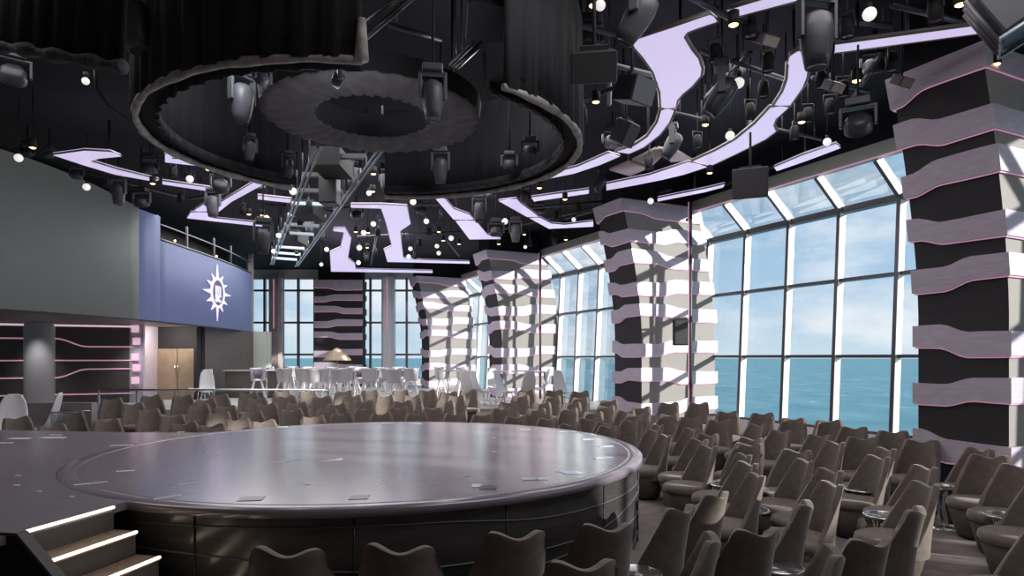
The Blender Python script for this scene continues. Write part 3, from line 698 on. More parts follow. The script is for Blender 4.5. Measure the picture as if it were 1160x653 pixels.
for px, Y, rz in ((292, 21, 20), (322, 20.5, 160), (343, 20.9, 190), (349, 23.5, 30), (364, 20.6, 150), (376, 23.5, 170), (391, 21, 200), (408, 22.8, 10), (418, 20.8, 170), (431, 23.2, 190), (440, 21.5, 140), (452, 23.4, 20), (466, 21.2, 190), (500, 23, 170), (524, 23.4, 200), (304, 24, 90), (400, 24.5, 180), (330, 24.6, 180), (384, 19.9, 160), (356, 19.6, 200), (446, 19.7, 170)):
    o_ = bc if f0 else copy_tree(bc); f0 = False
    o_.location = ((px-CX)/F*Y, Y, .6); o_.rotation_euler = (0, 0, R(rz))
    reg(o_, 'bar', px, 'silver bucket bar chair on white splayed legs', 'below the back windows', 'bar chair', 'silver bar chairs on the upper floor')
def high_table():
    r_ = empty('bar_table')
    b_ = MB(); b_.lathe([(.001, .98), (.36, .98), (.38, 1.0), (.36, 1.02), (.001, 1.02)], 28); b_.build('table_top', M['silver'], r_)
    b_ = MB(); b_.tube([(0, 0, .02), (0, 0, .98)], .035, 10); b_.build('stem', M['chrome'], r_)
    b_ = MB(); b_.lathe([(.001, 0), (.24, 0), (.24, .015), (.001, .025)], 24); b_.build('foot', M['chrome'], r_)
    return r_
ht = high_table(); bpy.context.view_layer.update(); freeze(ht); f0 = True
for px, Y in ((302, 21.9), (337, 22.3), (358, 21.9), (400, 21.6), (428, 22), (458, 22.2), (508, 21.4), (598, 21.0), (617, 19.6), (571, 20.2)):
    o_ = ht if f0 else copy_tree(ht); f0 = False
    o_.location = ((px-CX)/F*Y, Y, .6); reg(o_, 'bt', px, 'round silver bar table', 'on the pale upper floor', 'bar table', 'round bar tables on the upper floor')
# white chairs
def white_chair():
    r_ = empty('white_chair')
    b_ = MB(); G = []
    pr3 = [(-.30, .44, .22), (-.15, .42, .23), (0, .40, .23), (.14, .44, .22), (.22, .62, .21), (.27, .85, .20), (.31, 1.02, .15), (.32, 1.08, .07)]
    for y_, z_, hw in pr3: G.append([Vector((hw*(-1+j/4), y_-.03*abs(-1+j/4)**2, z_+.05*abs(-1+j/4)**2*(1 if z_ < .7 else 0))) for j in range(9)])
    b_.grid(G); b_.build('shell', M['white'], r_, solid=.03, sub=1)
    for sx_, sy_ in ((-1, -1), (1, -1), (1, 1), (-1, 1)):
        b_ = MB(); b_.tube([(sx_*.14, sy_*.14, .41), (sx_*.22, sy_*.24, .0)], .014, 8); b_.build('leg', M['chrome'], r_)
    return r_
wc = white_chair(); bpy.context.view_layer.update(); freeze(wc); f0 = True
for px, Y, rz, zb, lab in ((12, 12.6, 30, 0, 'left'), (45, 13.3, -70, 0, 'left'), (545, 18.9, 120, .6, 'up'), (572, 18.6, 60, .6, 'up'), (612, 20.6, 250, .6, 'up'), (532, 19.6, 150, .6, 'up'), (596, 18.3, 200, .6, 'up'), (638, 18.6, 30, .6, 'up'), (560, 21.4, 10, .6, 'up'), (235, 19.2, 30, .6, 'up2'), (228, 20.3, -40, .6, 'up2')):
    o_ = wc if f0 else copy_tree(wc); f0 = False
    o_.location = ((px-CX)/F*Y, Y, zb); o_.rotation_euler = (0, 0, R(rz))
    if lab == 'left': o_.scale = (1.22,)*3
    else: o_.scale = (1, 1, 1)
    where = {'left': 'behind the platform at far left', 'up': 'near the third striped pillar', 'up2': 'by the glass rail near the door'}[lab]
    reg(o_, 'wc'+lab, px, 'glossy white shell chair', where, 'chair', 'white shell chairs')
# clear tub with metal edge at the left
gt = empty('glass_bin', ((80-CX)/F*12.4, 12.4, 0)); tag(gt, 'clear square glass tub with steel edge at far left', 'glass tub')
b_ = MB(); b_.add([(-.2, -.2, 0), (.2, -.2, 0), (.2, .2, 0), (-.2, .2, 0), (-.25, -.2, 1.0), (.25, -.2, 1.0), (.25, .2, 1.0), (-.25, .2, 1.0)], [(0, 1, 5, 4), (1, 2, 6, 5), (2, 3, 7, 6), (3, 0, 4, 7), (3, 2, 1, 0)]); b_.build('glass_body', M['cglass'], gt)
b_ = MB(); b_.tube([(-.25, -.2, 1.0), (.25, -.2, 1.0), (.25, .2, 1.0), (-.25, .2, 1.0)], .012, 6, closed=True); b_.build('edge', M['chrome'], gt)
# glass balustrade along the edge of the upper floor
gr = empty('glass_balustrade', (0, 17.95, .6)); tag(gr, 'long clear glass balustrade with a bright rail before the upper floor', 'balustrade')
xa, xb = (112-CX)/F*17.95, (372-CX)/F*17.95
b_ = MB(); b_.box(xa, xb, -.01, .01, .03, .52); b_.build('glass_panel', M['cglass'], gr)
b_ = MB(); b_.tube([(xa, 0, .54), (xb, 0, .54)], .028, 8); b_.build('handrail', M['chrome'], gr)
for k in range(7):
    x_ = xa+(xb-xa)*k/6; b_ = MB(); b_.box(x_-.02, x_+.02, -.02, .02, 0, .54); b_.build('post', M['chrome'], gr)
# straw sunshade over the bar by the back pillar
pa = empty('straw_parasol', (aty(382, 420, 29).x, 29, .6)); tag(pa, 'small straw parasol in front of the back pillar', 'parasol')
b_ = MB(); b_.lathe([(.62, 1.32), (.45, 1.52), (.2, 1.78), (.02, 1.9), (.015, 1.86), (.2, 1.72), (.6, 1.30), (.62, 1.32)], 20); b_.build('canopy', M['cone'], pa)
b_ = MB(); b_.tube([(0, 0, 0), (0, 0, 1.85)], .025, 8); b_.build('pole', M['woodtop'], pa)
# service counter by the left door
ct = empty('service_counter', (-9.3, 23.2, .6)); tag(ct, 'long dark counter with pale top near the left end wall', 'counter')
b_ = MB(); b_.box(-.9, 1.0, -.3, .3, 0, .95); b_.build('body', M['wood_dark'], ct)
b_ = MB(); b_.box(-.95, 1.05, -.35, .35, .95, 1.0); b_.build('counter_top', M['silver'], ct)

# ------------------------------------------------------------------ poles with loudspeakers on the pillars
def pole_thing(px, Y, z0, z1, lab, spk):
    x_ = (px-CX)/F*Y
    r_ = empty('steel_pole', (x_, Y, z0)); tag(r_, lab, 'pole')
    b_ = MB(); b_.tube([(0, 0, 0), (0, 0, z1-z0)], .045, 10); b_.build('pipe', M['pipe'], r_)
    b_ = MB(); b_.tube([(-.05, -.03, 0), (-.05, -.03, z1-z0)], .012, 6); b_.build('led_strip', M['pink'], r_)
    for k in range(3):
        b_ = MB(); z_ = .4+k*(z1-z0-.8)/2; b_.box(-.05, .05, -.03, .25, z_, z_+.05); b_.build('bracket', M['pipe'], r_)
    if spk:
        s2 = empty('loudspeaker', aty(770, 375, 15.0)); tag(s2, 'small black loudspeaker clamped to the middle pillar pole', 'loudspeaker')
        b_ = MB(); b_.prism([(-.14, .12), (.14, .12), (.17, -.14), (-.17, -.14)], -.34, .26); b_.build('cabinet', M['black'], s2, bevel=.02)
        b_ = MB(); b_.prism([(-.15, -.14), (.15, -.14), (.15, -.155), (-.15, -.155)], -.31, .23); b_.build('grille', M['speaker'], s2)
        b_ = MB(); b_.beam((0, .1, .3), (.22, .2, .32), .05, .04); b_.beam((-.15, 0, .28), (.18, 0, .28), .05, .05); b_.build('bracket', M['fix'], s2)
pole_thing(782, 15.25, 0, 5.72, 'slim vertical steel pole in front of the middle striped pillar', True)
pole_thing(612, 22.6, .6, 5.72, 'slim vertical steel pole in front of the third striped pillar', False)

# ------------------------------------------------------------------ ceiling: light panels
PZ = 5.75
PAN = [
 ('wide flowing lavender light panel at the upper right', [(712, 47), (760, 31), (803, 16), (813.5, 25), (790, 33), (779.7, 37), (776, 42), (784, 56), (792, 66), (796, 78), (795, 86), (785, 98), (774, 107), (768, 114), (766, 122), (748, 122), (747, 105), (739, 82), (727, 65)]),
 ('lavender light strip leaving the top edge right of the widest panel', [(823, 11), (859, 0), (890, -9), (930, -12), (909, 0), (829.5, 21)]),
 ('curved lavender light panel under the widest panel', [(748, 125), (744, 139), (733, 155), (718, 165), (697, 172), (713, 174.5), (730, 167), (748, 153), (759, 139), (765, 125)]),
 ('thin curved lavender light beside the right rim of the drape ring', [(689, 174), (702, 177.5), (680, 187), (650, 197), (620, 203), (620, 198), (655, 189)]),
 ('tiny lavender light piece behind the drape ring', [(591, 202), (604, 201), (604, 206), (589, 208)]),
 ('lavender light strip curving behind the drape ring over the back windows', [(484, 217), (514, 216), (550, 210), (575, 205), (579, 211), (547, 216.5), (515, 219.5), (501, 220), (504, 224.5), (492, 225)]),
 ('slanting lavender light panel behind the drape ring, upper half', [(494, 226), (504, 225.5), (514, 237), (532, 243.5), (537, 249), (514, 249)]),
 ('slanting lavender light panel behind the drape ring, lower half', [(516, 250.5), (539, 250.5), (552, 266), (567, 269.5), (567, 271), (532, 271.5)]),
 ('curved lavender light panel right of the hanging barrel light, upper piece', [(896, 62), (902, 58), (907, 57), (910, 60), (917, 75), (915, 88), (910, 100), (896, 119.5), (876, 119.5), (886, 104), (891, 90), (892, 74)]),
 ('straight lavender light strip above the nearest pillar', [(946, 50), (1108, 28), (1121, 37), (946, 60.5)]),
 ('long curved lavender light panel above the window header', [(871.5, 122), (895, 121.5), (880, 135), (877, 142), (880, 149), (868, 158), (838, 173), (805, 188.5), (784, 182.6), (810, 171), (833, 158), (855, 140)]),
 ('tapering lavender light strip above the middle pillar', [(780, 184), (801, 189.5), (775, 198), (750, 204), (720, 210), (687, 216), (687, 209), (735, 199)]),
 ('thin lavender light strip leading left from above the middle pillar', [(602, 224), (667, 215), (667, 219.5), (605, 228.5)]),
 ('bent lavender light panel above the third pillar, left arm', [(565, 228), (585, 225.5), (590, 231), (604, 241), (610, 246), (597, 246)]),
 ('bent lavender light panel above the third pillar, right arm', [(600, 247.5), (612, 247), (624, 253.5), (640, 255), (672, 251), (672, 257), (622, 259.5)]),
 ('lavender light strip right beside the window header', [(877, 190), (880, 194), (915, 182), (952, 168), (947, 163.5), (910, 176)]),
 ('thin lavender light strip left of the box loudspeaker', [(745, 225), (800, 214), (821, 209), (819, 212.5), (798, 218), (745, 228.5)]),
 ('lavender light panel with a notch at far left', [(60, 176), (96, 171), (125, 172.5), (137, 177.5), (112, 180), (102, 183), (135, 193), (180, 204), (175, 206), (130, 198), (95, 187.5)]),
 ('stepped lavender light strip left of the drape ring', [(187, 175), (194, 175), (195, 180), (227, 183), (250, 192), (222, 188), (187, 184)]),
 ('short straight lavender light strip above the blue screen', [(184, 205.5), (244, 214), (244, 218), (184, 209)]),
 ('slanting lavender light strip above the control booth', [(292, 204), (304, 206), (262, 229), (248, 240), (220, 238.5), (232, 231), (246, 232)]),
 ('horizontal lavender light strip above the control booth', [(216, 241), (236, 241), (242, 247.5), (297, 253), (297, 257), (212, 247.5)]),
 ('short lavender light strip left of the rail bridge', [(292, 222), (330, 226), (328.5, 230), (292, 226)]),
 ('zigzag lavender light panel over the right back window', [(397.5, 232), (432, 232), (461, 233.7), (465, 254), (453.4, 262), (455, 280), (457, 293), (480, 295), (532, 296.5), (532, 299), (439, 297), (435, 283), (444, 279), (438, 254.5), (432, 236.5), (397.5, 235.5)]),
 ('zigzag lavender light panel over the back pillar', [(378, 259), (391, 259), (397.5, 270), (394, 293), (402, 299), (403, 305), (490, 307), (490, 309.5), (375, 308), (374, 286), (386, 280.5), (390, 263.6), (378, 262)]),
]
for lab, pol in PAN:
    pts = [atz(px, py, PZ) for px, py in pol]; c_ = sum((Vector(p) for p in pts), Vector())/len(pts)
    r_ = empty('light_panel', (c_.x, c_.y, PZ)); tag(r_, lab, 'ceiling light', 'lavender ceiling light panels')
    loc = [(p.x-c_.x, p.y-c_.y) for p in pts]
    b_ = MB(); b_.prism(loc, -.0, .05); b_.build('diffuser', M['lav'], r_)
    b_ = MB(); b_.tube([(p[0], p[1], .02) for p in loc], .028 if c_.y < 11 else .02, 6, closed=True); b_.build('edge_trim', M['rimstrip'], r_)
    b_ = MB(); b_.tube([(0, 0, .05), (0, 0, CEIL-PZ)], .02, 6); b_.build('hanger', M['black'], r_)
for lab, pol in (('beige ceiling panel left of the tilted barrel light', [(716, 182), (742, 169), (756, 172), (738, 189)]), ('beige ceiling panel beside the middle pillar top', [(690, 193), (712, 184), (734, 191), (714, 200)]), ('small beige ceiling panel near the long curved light', [(745, 168), (766, 171), (785, 182), (760, 184)])):
    pts = [atz(px, py, 6.0) for px, py in pol]; b_ = MB(); b_.prism([(p.x, p.y) for p in pts], 6.0, 6.04); q_ = pts[0].lerp(pts[2], .5); b_.tube([(q_.x, q_.y, 6.04), (q_.x, q_.y, CEIL)], .02, 6); tag(b_.build('ceiling_panel', M['beige']), lab, 'ceiling panel')  # beige carries the sunlight reflected off these ceiling tiles

# ------------------------------------------------------------------ drape ring over the stage
RX, RY, RRr = -1.62, 7.52, 2.42
dr_ = empty('drape_ring', (RX, RY, 4.4)); tag(dr_, 'huge black circular drape ring hanging over the round stage', 'stage drape')
def rz_(an): return 4.47-4.4+.045*math.sin(an)
for nm, rr, h_, m_n, a0, a1 in (('outer_drape', RRr, 1.35, 'cloth', -50, 98), ('outer_drape', RRr, 1.35, 'cloth', 131, 280), ('inner_drape', RRr-.22, .12, 'cloth', -50, 98), ('inner_drape', RRr-.22, .12, 'cloth', 131, 280)):
    b_ = MB(); G = [[], []]; n_ = 130
    for i in range(0, n_+1):
        an = R(a0+(a1-a0)*i/n_); rr2 = rr + .02*math.sin(an*58) + .012*math.sin(an*131)
        G[0].append(Vector((rr2*math.cos(an), rr2*math.sin(an), rz_(an)))); G[1].append(Vector((rr*math.cos(an), rr*math.sin(an), h_+rz_(an))))
    b_.grid(G); b_.build(nm, M[m_n], dr_, solid=.01)
for a0, a1 in ((-50, 98), (131, 280)):
    b_ = MB(); pts = []; rad = []
    for i in range(0, 121):
        an = R(a0+(a1-a0)*i/120); pts.append(((RRr-.02)*math.cos(an), (RRr-.02)*math.sin(an), rz_(an))); rad.append(.036+.006*math.sin(an*17)+.003*math.sin(an*41))
    b_.tube(pts, rad, 8); b_.build('hem_roll', M['hem'], dr_)
b_ = MB(); b_.tube([((RRr-.22)*math.cos(R(a)), (RRr-.22)*math.sin(R(a)), rz_(R(a))+.02) for a in range(-50, 99, 3)], .02, 6); b_.build('inner_hoop', M['pipe'], dr_)
for a0, a1 in ((-50, 98), (131, 280)):
    b_ = MB(); b_.lathe([(RRr-.22, .16), (RRr, .16)], 64, a0=R(a0), a1=R(a1)); b_.build('closing_band', M['cloth'], dr_)
b_ = MB(); b_.tube([(RRr*math.cos(R(280)), RRr*math.sin(R(280)), .02), (RRr*math.cos(R(280)), RRr*math.sin(R(280)), .35)], [.06, .035], 8); b_.build('hem_roll', M['hem'], dr_)
for a in (0, 60, 120, 180, 240):
    b_ = MB(); b_.tube([(RRr*math.cos(R(a)), RRr*math.sin(R(a)), 1.3), (RRr*math.cos(R(a)), RRr*math.sin(R(a)), CEIL-4.4)], .02, 6); b_.build('hanger', M['black'], dr_)
# inner cloth disc
hb = empty('cloth_hub', (RX, RY, 4.85)); tag(hb, 'charcoal cloth disc with a round hole inside the drape ring', 'stage drape')
b_ = MB(); G = []
for i in range(7):
    v = i/6; rr = .66+.58*v
    G.append([Vector(((rr+.008*math.sin(j*.9))*math.cos(2*PI*j/160), (rr)*math.sin(2*PI*j/160), .03*math.sin(PI*v)*(-1)+.012*math.sin(j*1.3+v*2)+.008*math.sin(j*2.9))) for j in range(161)])
b_.grid(G); b_.build('cloth', M['hubcloth'], hb, solid=.02)
b_ = MB(); b_.lathe([(.66, .0), (.64, .28)], 64); b_.lathe([(1.24, .0), (1.26, .2)], 64); b_.build('side_band', M['cloth'], hb)
for a in (20, 140, 260):
    b_ = MB(); b_.tube([(.95*math.cos(R(a)), .95*math.sin(R(a)), .01), (.95*math.cos(R(a)), .95*math.sin(R(a)), CEIL-4.85)], .02, 6); b_.build('hanger', M['black'], hb)
# outer ring of curtain at the upper left
cr_ = empty('black_curtain', (0, 0, 0)); tag(cr_, 'black curtain with a creased grey hem in the top left corner', 'curtain')
cpts = dens([(-6.4, 6.6, 4.9), (-5.0, 5.55, 4.62), (-3.95, 4.93, 4.42), (-3.3, 4.68, 4.24), (-2.78, 4.62, 4.13)], 12)
b_ = MB(); b_.grid([[Vector(p)+Vector((0, .02*math.sin(i*1.7), 0)) for i, p in enumerate(cpts)], [Vector((p[0], p[1]+.2, CEIL)) for p in cpts]]); b_.build('cloth', M['cloth'], cr_, solid=.01)
b_ = MB(); b_.tube([Vector(p) for p in cpts], [.045+.014*math.sin(i*1.1) for i in range(len(cpts))], 8); b_.build('hem', mat('hem_dark', (.10, .095, .10), .85, noise=.4, bump=.6), cr_)
hp = MB(); hp.tube([aty(108, 78, 6.6), aty(110, 100, 6.6), aty(122, 120, 6.7), aty(145, 136, 6.9)], .018, 6); hp.tube([aty(108, 78, 6.6), Vector((aty(108, 78, 6.6).x, 6.6, CEIL))], .018, 6)
tag(hp.build('bent_pipe', M['pipe']), 'thin bent grey pipe left of the drape ring', 'pipe')

# ------------------------------------------------------------------ trusses, pipes
def bridge():
    r_ = empty('truss_bridge', (0, 0, 0)); tag(r_, 'long lighting bridge with two pale rails running to the back windows', 'lighting truss')
    z_ = 5.5
    A0, A1 = atz(360, 168, z_), atz(308, 300, z_); B0, B1 = atz(433, 168, z_), atz(336, 302, z_)
    for a, b in ((A0, A1), (B0, B1)):
        for dx in (-.045, .045):
            t_ = MB(); t_.tube([a+Vector((dx, 0, 0)), b+Vector((dx, 0, 0))], .022, 6); t_.build('rail', M['rail'], r_)
    for k in range(12):
        f = k/11
        a = A0.lerp(A1, f)+Vector((0, 0, .25)); b = B0.lerp(B1, f)+Vector((0, 0, .25)); t_ = MB(); t_.beam(a, b, .12, .08); t_.build('cross_beam', M['pipe'] if k < 4 else M['rail'], r_)
        t_ = MB(); t_.tube([a, Vector((a.x, a.y, CEIL))], .015, 5); t_.tube([b, Vector((b.x, b.y, CEIL))], .015, 5); t_.tube([a, a-Vector((0, 0, .25))], .02, 5); t_.tube([b, b-Vector((0, 0, .25))], .02, 5); t_.build('hanger', M['pipe'], r_)
    for k in (1.3, 4.5, 7.5):
        c_ = A0.lerp(B0, .45).lerp(A1.lerp(B1, .45), k/11); t_ = MB(); t_.box(c_.x-.28, c_.x+.28, c_.y-.5, c_.y+.5, 5.56, 5.9); t_.build('equipment_box', M['black'], r_)
bridge()
def pipe(p, q, lab, r=.03, m_='pipe', hang=True):
    b_ = MB(); b_.tube([p, q], r, 8)
    if hang:
        for f in (.15, .85):
            c_ = Vector(p).lerp(Vector(q), f); b_.tube([c_, Vector((c_.x, c_.y, CEIL))], .012, 5)
    return b_.build('rigging_pipe', M[m_])
k = 0
PIPES = [((380, 52), (472, -20), 5.6), ((395, 60), (486, -20), 5.6), ((511, 73), (545, 40), 5.5), ((518, 76), (552, 43), 5.5), ((440, 28), (500, 45), 5.9), ((575, 8), (700, 40), 5.9), ((770, -10), (835, 25), 6.0), ((795, 58), (905, 95), 5.95), ((920, 88), (985, 104), 5.95),
         ((1010, 5), (1120, 33), 6.0), ((878, 146), (930, 158), 5.95), ((650, 120), (705, 95), 5.8), ((370, 236), (500, 232), 6.1), ((405, 268), (540, 262), 6.1), ((560, 262), (690, 232), 6.1), ((640, 248), (760, 215), 6.1), ((765, 128), (800, 136), 5.9), ((600, 236), (690, 228), 6.1), ((820, 210), (900, 180), 6.1), ((215, 225), (300, 212), 6.1),
         ((100, 196), (200, 222), 6.1), ((430, 250), (420, 300), 6.1), ((480, 240), (520, 290), 6.1), ((300, 232), (380, 240), 6.1), ((690, 118), (690, 60), 6.0), ((640, 60), (760, 90), 6.1), ((850, 60), (800, 110), 6.1), ((1000, 60), (960, 120), 6.1), ((940, 20), (1010, 30), 6.1)]
for (a, b, z_) in PIPES:
    pa_, pb_ = atz(*a, z_), atz(*b, z_); o_ = pipe(pa_, pb_, '', .03 if z_ < 6 else .035)
    mx_ = (a[0]+b[0])/2; zone = 'over the left wall' if mx_ < 320 else ('over the back of the hall' if mx_ < 600 and min(a[1], b[1]) > 150 else ('above the drape ring' if mx_ < 600 else 'over the right hand seating'))
    reg(o_, 'pipe'+zone, mx_, 'thin grey rigging pipe', zone, 'rigging pipe', 'rigging pipes on the black ceiling')

# ------------------------------------------------------------------ stage lights
def rod(r_, z_):
    b_ = MB(); b_.tube([(0, 0, .0), (0, 0, max(.02, CEIL-z_))], .014, 5); b_.build('hanging_rod', M['black'], r_)
def head_mesh(kind):
    if kind == 'barrel':
        return [(.001, .19), (.07, .19), (.12, .15), (.135, .05), (.13, -.06), (.11, -.18), (.092, -.27), (.08, -.27), (.095, -.25), (.001, -.25)]
    return [(.001, .09), (.10, .09), (.145, .04), (.155, -.05), (.15, -.10), (.135, -.11), (.13, -.095), (.001, -.095)]
PROT = {}
def moving_light(px, py, h, tilt=0, az=0, kind='barrel', col='fix', where='', base=None, YY=None):
    H = .66 if kind == 'barrel' else .46
    Y = F*H/h; zc_ = CAMZ+(HY-py)*Y/F
    s_f0 = 1
    if YY: s_f0 = YY/Y; Y = YY; zc_ = CAMZ+(HY-py)*Y/F
    if zc_ > 6.1: Y *= (6.1-CAMZ)/(zc_-CAMZ); s_f = (6.1-CAMZ)/(zc_-CAMZ); zc_ = 6.1
    else: s_f = 1
    s_f *= s_f0
    top = .28 if kind == 'barrel' else .20
    p = Vector(((px-CX)/F*Y, Y, zc_+top*s_f))
    r_ = empty('stage_light', p); r_.rotation_euler = (0, 0, R(az))
    s = s_f
    b_ = MB(); b_.box(-.13*s, .13*s, -.09*s, .09*s, -.0*s, .10*s); b_.build('base', M[col], r_, bevel=.015)
    b_ = MB(); yl = -.30*s if kind == 'barrel' else -.2*s; hw = .155*s if kind == 'barrel' else .185*s
    for sx_ in (-1, 1): b_.box(sx_*hw-.016, sx_*hw+.016, -.045*s, .045*s, yl-.03, -.02)
    b_.box(-hw-.016, hw+.016, -.045*s, .045*s, -.03*s, .0); b_.build('yoke', M[col], r_, bevel=.006)
    T_ = Matrix.Translation((0, 0, yl)) @ Matrix.Rotation(R(tilt), 4, 'X') @ Matrix.Scale(s, 4)
    pr = head_mesh(kind)
    b_ = MB(); b_.lathe(pr[:-2], 20, 0, T_); hd = b_.build('head', M[col], r_)
    b_ = MB()
    if kind == 'barrel': b_.lathe([(.088, -.268), (.06, -.255), (.001, -.25)], 18, 0, T_)
    else:
        b_.lathe([(.135, -.10), (.001, -.10)], 18, 0, T_)
        for i in range(-2, 3):
            for j in range(-2, 3):
                if i*i+j*j < 6: b_.sphere((0, 0, 0), .02, 4); nv_ = len(b_.v)-(5*8); b_.v[nv_:] = [tuple(T_ @ (Vector(v)+Vector((i*.048, j*.048, -.105)))) for v in b_.v[nv_:]]
    b_.build('lens', M['lens'] if kind != 'hot' else M['warm'], hd)
    rod(r_, p.z)
    bs = base or ('black barrel moving light' if kind == 'barrel' else 'round black wash light')
    reg(r_, bs+where, px, bs, where, 'stage light', 'stage lights hung from the ceiling')
    return r_
IN = 'inside the drape ring'; LFT = 'above the video walls'; BK = 'over the back of the hall'; RT = 'over the right hand seating'; TL = 'in the top left corner'
for a in [(490, 108, 60, 0, 10, 'barrel', 'fixl', IN, None, 5.7), (274, 112, 62, 5, 60, 'barrel', 'fixl', IN), (264, 158, 48, -5, 70, 'barrel', 'fixl', IN), (567, 147, 46, 0, 20, 'barrel', 'fixl', IN), (499, 190, 40, 5, 0, 'barrel', 'fixl', IN, None, 9.2),
          (600, 170, 24, 15, 0, 'wash', 'fixl', IN, None, 8.2), (577, 186, 22, 10, 0, 'wash', 'fixl', IN, None, 8.8), (297, 88, 26, 60, 60, 'wash', 'fixl', IN, None, 5.6), (382, 90, 26, 60, -60, 'wash', 'fixl', IN, None, 5.5), (326, 188, 30, 10, 40, 'barrel', 'fix', IN, None, 8.9), (283, 168, 30, 10, 40, 'barrel', 'fixl', IN, None, 8.0),
          (400, 196, 34, 0, 0, 'barrel', 'fix', BK), (437, 203, 30, 0, 0, 'barrel', 'fix', BK), (442, 232, 20, 0, 0, 'barrel', 'fix', BK), (543, 238, 32, 0, 0, 'barrel', 'fix', BK), (594, 224, 28, 15, 0, 'barrel', 'fix', BK), (584, 262, 28, 0, 0, 'barrel', 'fixl', BK), (404, 243, 18, 0, 0, 'wash', 'fix', BK), (478, 238, 18, 0, 0, 'wash', 'fix', BK), (556, 220, 16, 0, 0, 'wash', 'fix', BK), (611, 238, 16, 0, 0, 'wash', 'fix', BK), (628, 270, 16, 0, 0, 'barrel', 'fix', BK), (562, 262, 22, 0, 0, 'wash', 'fix', BK), (350, 255, 20, 0, 0, 'barrel', 'fix', BK),
          (134, 217, 34, 0, 0, 'barrel', 'fixl', LFT), (87, 198, 18, 0, 0, 'wash', 'fixl', LFT), (160, 228, 24, 20, 0, 'wash', 'fix', LFT), (241, 231, 34, 0, 0, 'barrel', 'fixl', LFT), (250, 210, 26, 60, 20, 'wash', 'fix', LFT), (170, 190, 24, 10, 0, 'wash', 'fix', LFT), (298, 270, 40, 0, 30, 'barrel', 'fix', LFT), (56, 175, 14, 0, 0, 'wash', 'fixl', LFT), (31, 172, 18, 50, 0, 'wash', 'fix', LFT), (214, 200, 14, 0, 0, 'wash', 'fixl', LFT),
          (665, 45, 42, 10, 0, 'wash', 'fix', RT), (724, 14, 80, 35, 60, 'barrel', 'fixl', RT), (694, 160, 28, 0, 0, 'wash', 'fix', RT), (645, 186, 20, 10, 0, 'wash', 'fix', RT), (818, 105, 62, 35, 70, 'barrel', 'fix', RT), (762, 162, 42, 30, 70, 'barrel', 'fix', RT), (681, 206, 28, 30, 80, 'barrel', 'fix', RT), (925, 38, 88, 0, 10, 'barrel', 'fix', RT), (990, 74, 34, 15, -20, 'wash', 'fix', RT), (972, 140, 44, 50, -30, 'wash', 'fix', RT), (722, 230, 28, 35, 80, 'barrel', 'fix', RT), (835, 80, 20, 0, 0, 'wash', 'fix', RT), (700, 228, 18, 0, 0, 'wash', 'fix', RT),
          (152, 22, 84, -12, 80, 'barrel', 'fixl', TL), (114, 14, 56, 15, 20, 'wash', 'fix', TL), (15, 84, 40, 50, 40, 'wash', 'fix', TL)]:
    moving_light(*a)
# small spotlights
def inpoly(x, y, q):
    c = False; j = len(q)-1
    for i in range(len(q)):
        if (q[i][1] > y) != (q[j][1] > y) and x < (q[j][0]-q[i][0])*(y-q[i][1])/(q[j][1]-q[i][1])+q[i][0]: c = not c
        j = i
    return c
def spot_proto():
    r_ = empty('spotlight')
    b_ = MB(); b_.lathe([(.001, .10), (.05, .10), (.07, .06), (.075, -.12), (.06, -.12)], 14); b_.build('can', M['black'], r_)
    b_ = MB(); b_.lathe([(.06, -.11), (.001, -.10)], 12); b_.build('lens', M['lens'], r_)
    b_ = MB(); b_.tube([(-.085, 0, 0), (-.085, 0, .16), (.085, 0, .16), (.085, 0, 0)], .01, 5); b_.tube([(0, 0, .16), (0, 0, .95)], .010, 5); b_.build('bracket', M['pipe'], r_)
    return r_
sp_ = spot_proto(); bpy.context.view_layer.update(); freeze(sp_); f0 = True
SP = [(390, 225), (412, 240), (428, 262), (470, 250), (486, 262), (500, 245), (520, 262), (475, 275), (500, 288), (425, 285), (415, 292), (470, 290), (545, 262), (575, 240), (630, 244), (655, 236), (655, 262), (600, 275), (350, 232), (340, 250), (365, 270), (345, 285), (325, 262),
      (120, 205), (110, 190), (205, 224), (225, 215), (265, 220), (275, 238), (290, 245), (196, 195), (150, 198), (780, 80), (810, 60), (850, 30), (865, 100), (850, 125), (900, 150), (915, 130), (940, 120), (955, 100), (930, 90), (1010, 70), (1030, 50), (1060, 12), (870, 70), (960, 30), (1000, 40), (790, 160), (830, 170), (705, 145), (735, 185), (640, 150), (660, 130), (690, 80), (620, 40), (640, 25), (590, 60), (560, 80), (640, 215), (700, 245), (760, 225), (745, 235)]
for px, py in SP:
    z_ = 5.72; p = atz(px, py, z_)
    if (p-Vector((RX, RY, z_))).length < RRr+.15 or any(inpoly(px+dx, py+dy, q_) for _, q_ in PAN for dx, dy in ((0, 0), (6, 0), (-6, 0), (0, 8), (0, -8))): continue
    o_ = sp_ if f0 else copy_tree(sp_); f0 = False
    o_.location = p; o_.rotation_euler = (R(random.uniform(-20, 20)*0), 0, R(random.uniform(0, 180)))
    wz = BK if 310 < px < 680 and py > 200 else (LFT if px < 310 else ('between the curved lights at upper right' if px > 770 else 'right of the drape ring'))
    reg(o_, 'sp'+wz, px, 'small black can spotlight', wz, 'spotlight', 'small can spotlights')
def bulb_proto():
    r_ = empty('globe_lamp'); b_ = MB(); b_.sphere((0, 0, 0), .058, 8); b_.build('globe', M['bulb'], r_)
    b_ = MB(); b_.tube([(0, 0, .05), (0, 0, .11)], .03, 8); b_.tube([(0, 0, .11), (0, 0, 1.09)], .006, 5); b_.build('socket', M['black'], r_); return r_
bp_ = bulb_proto(); bpy.context.view_layer.update(); freeze(bp_); f0 = True
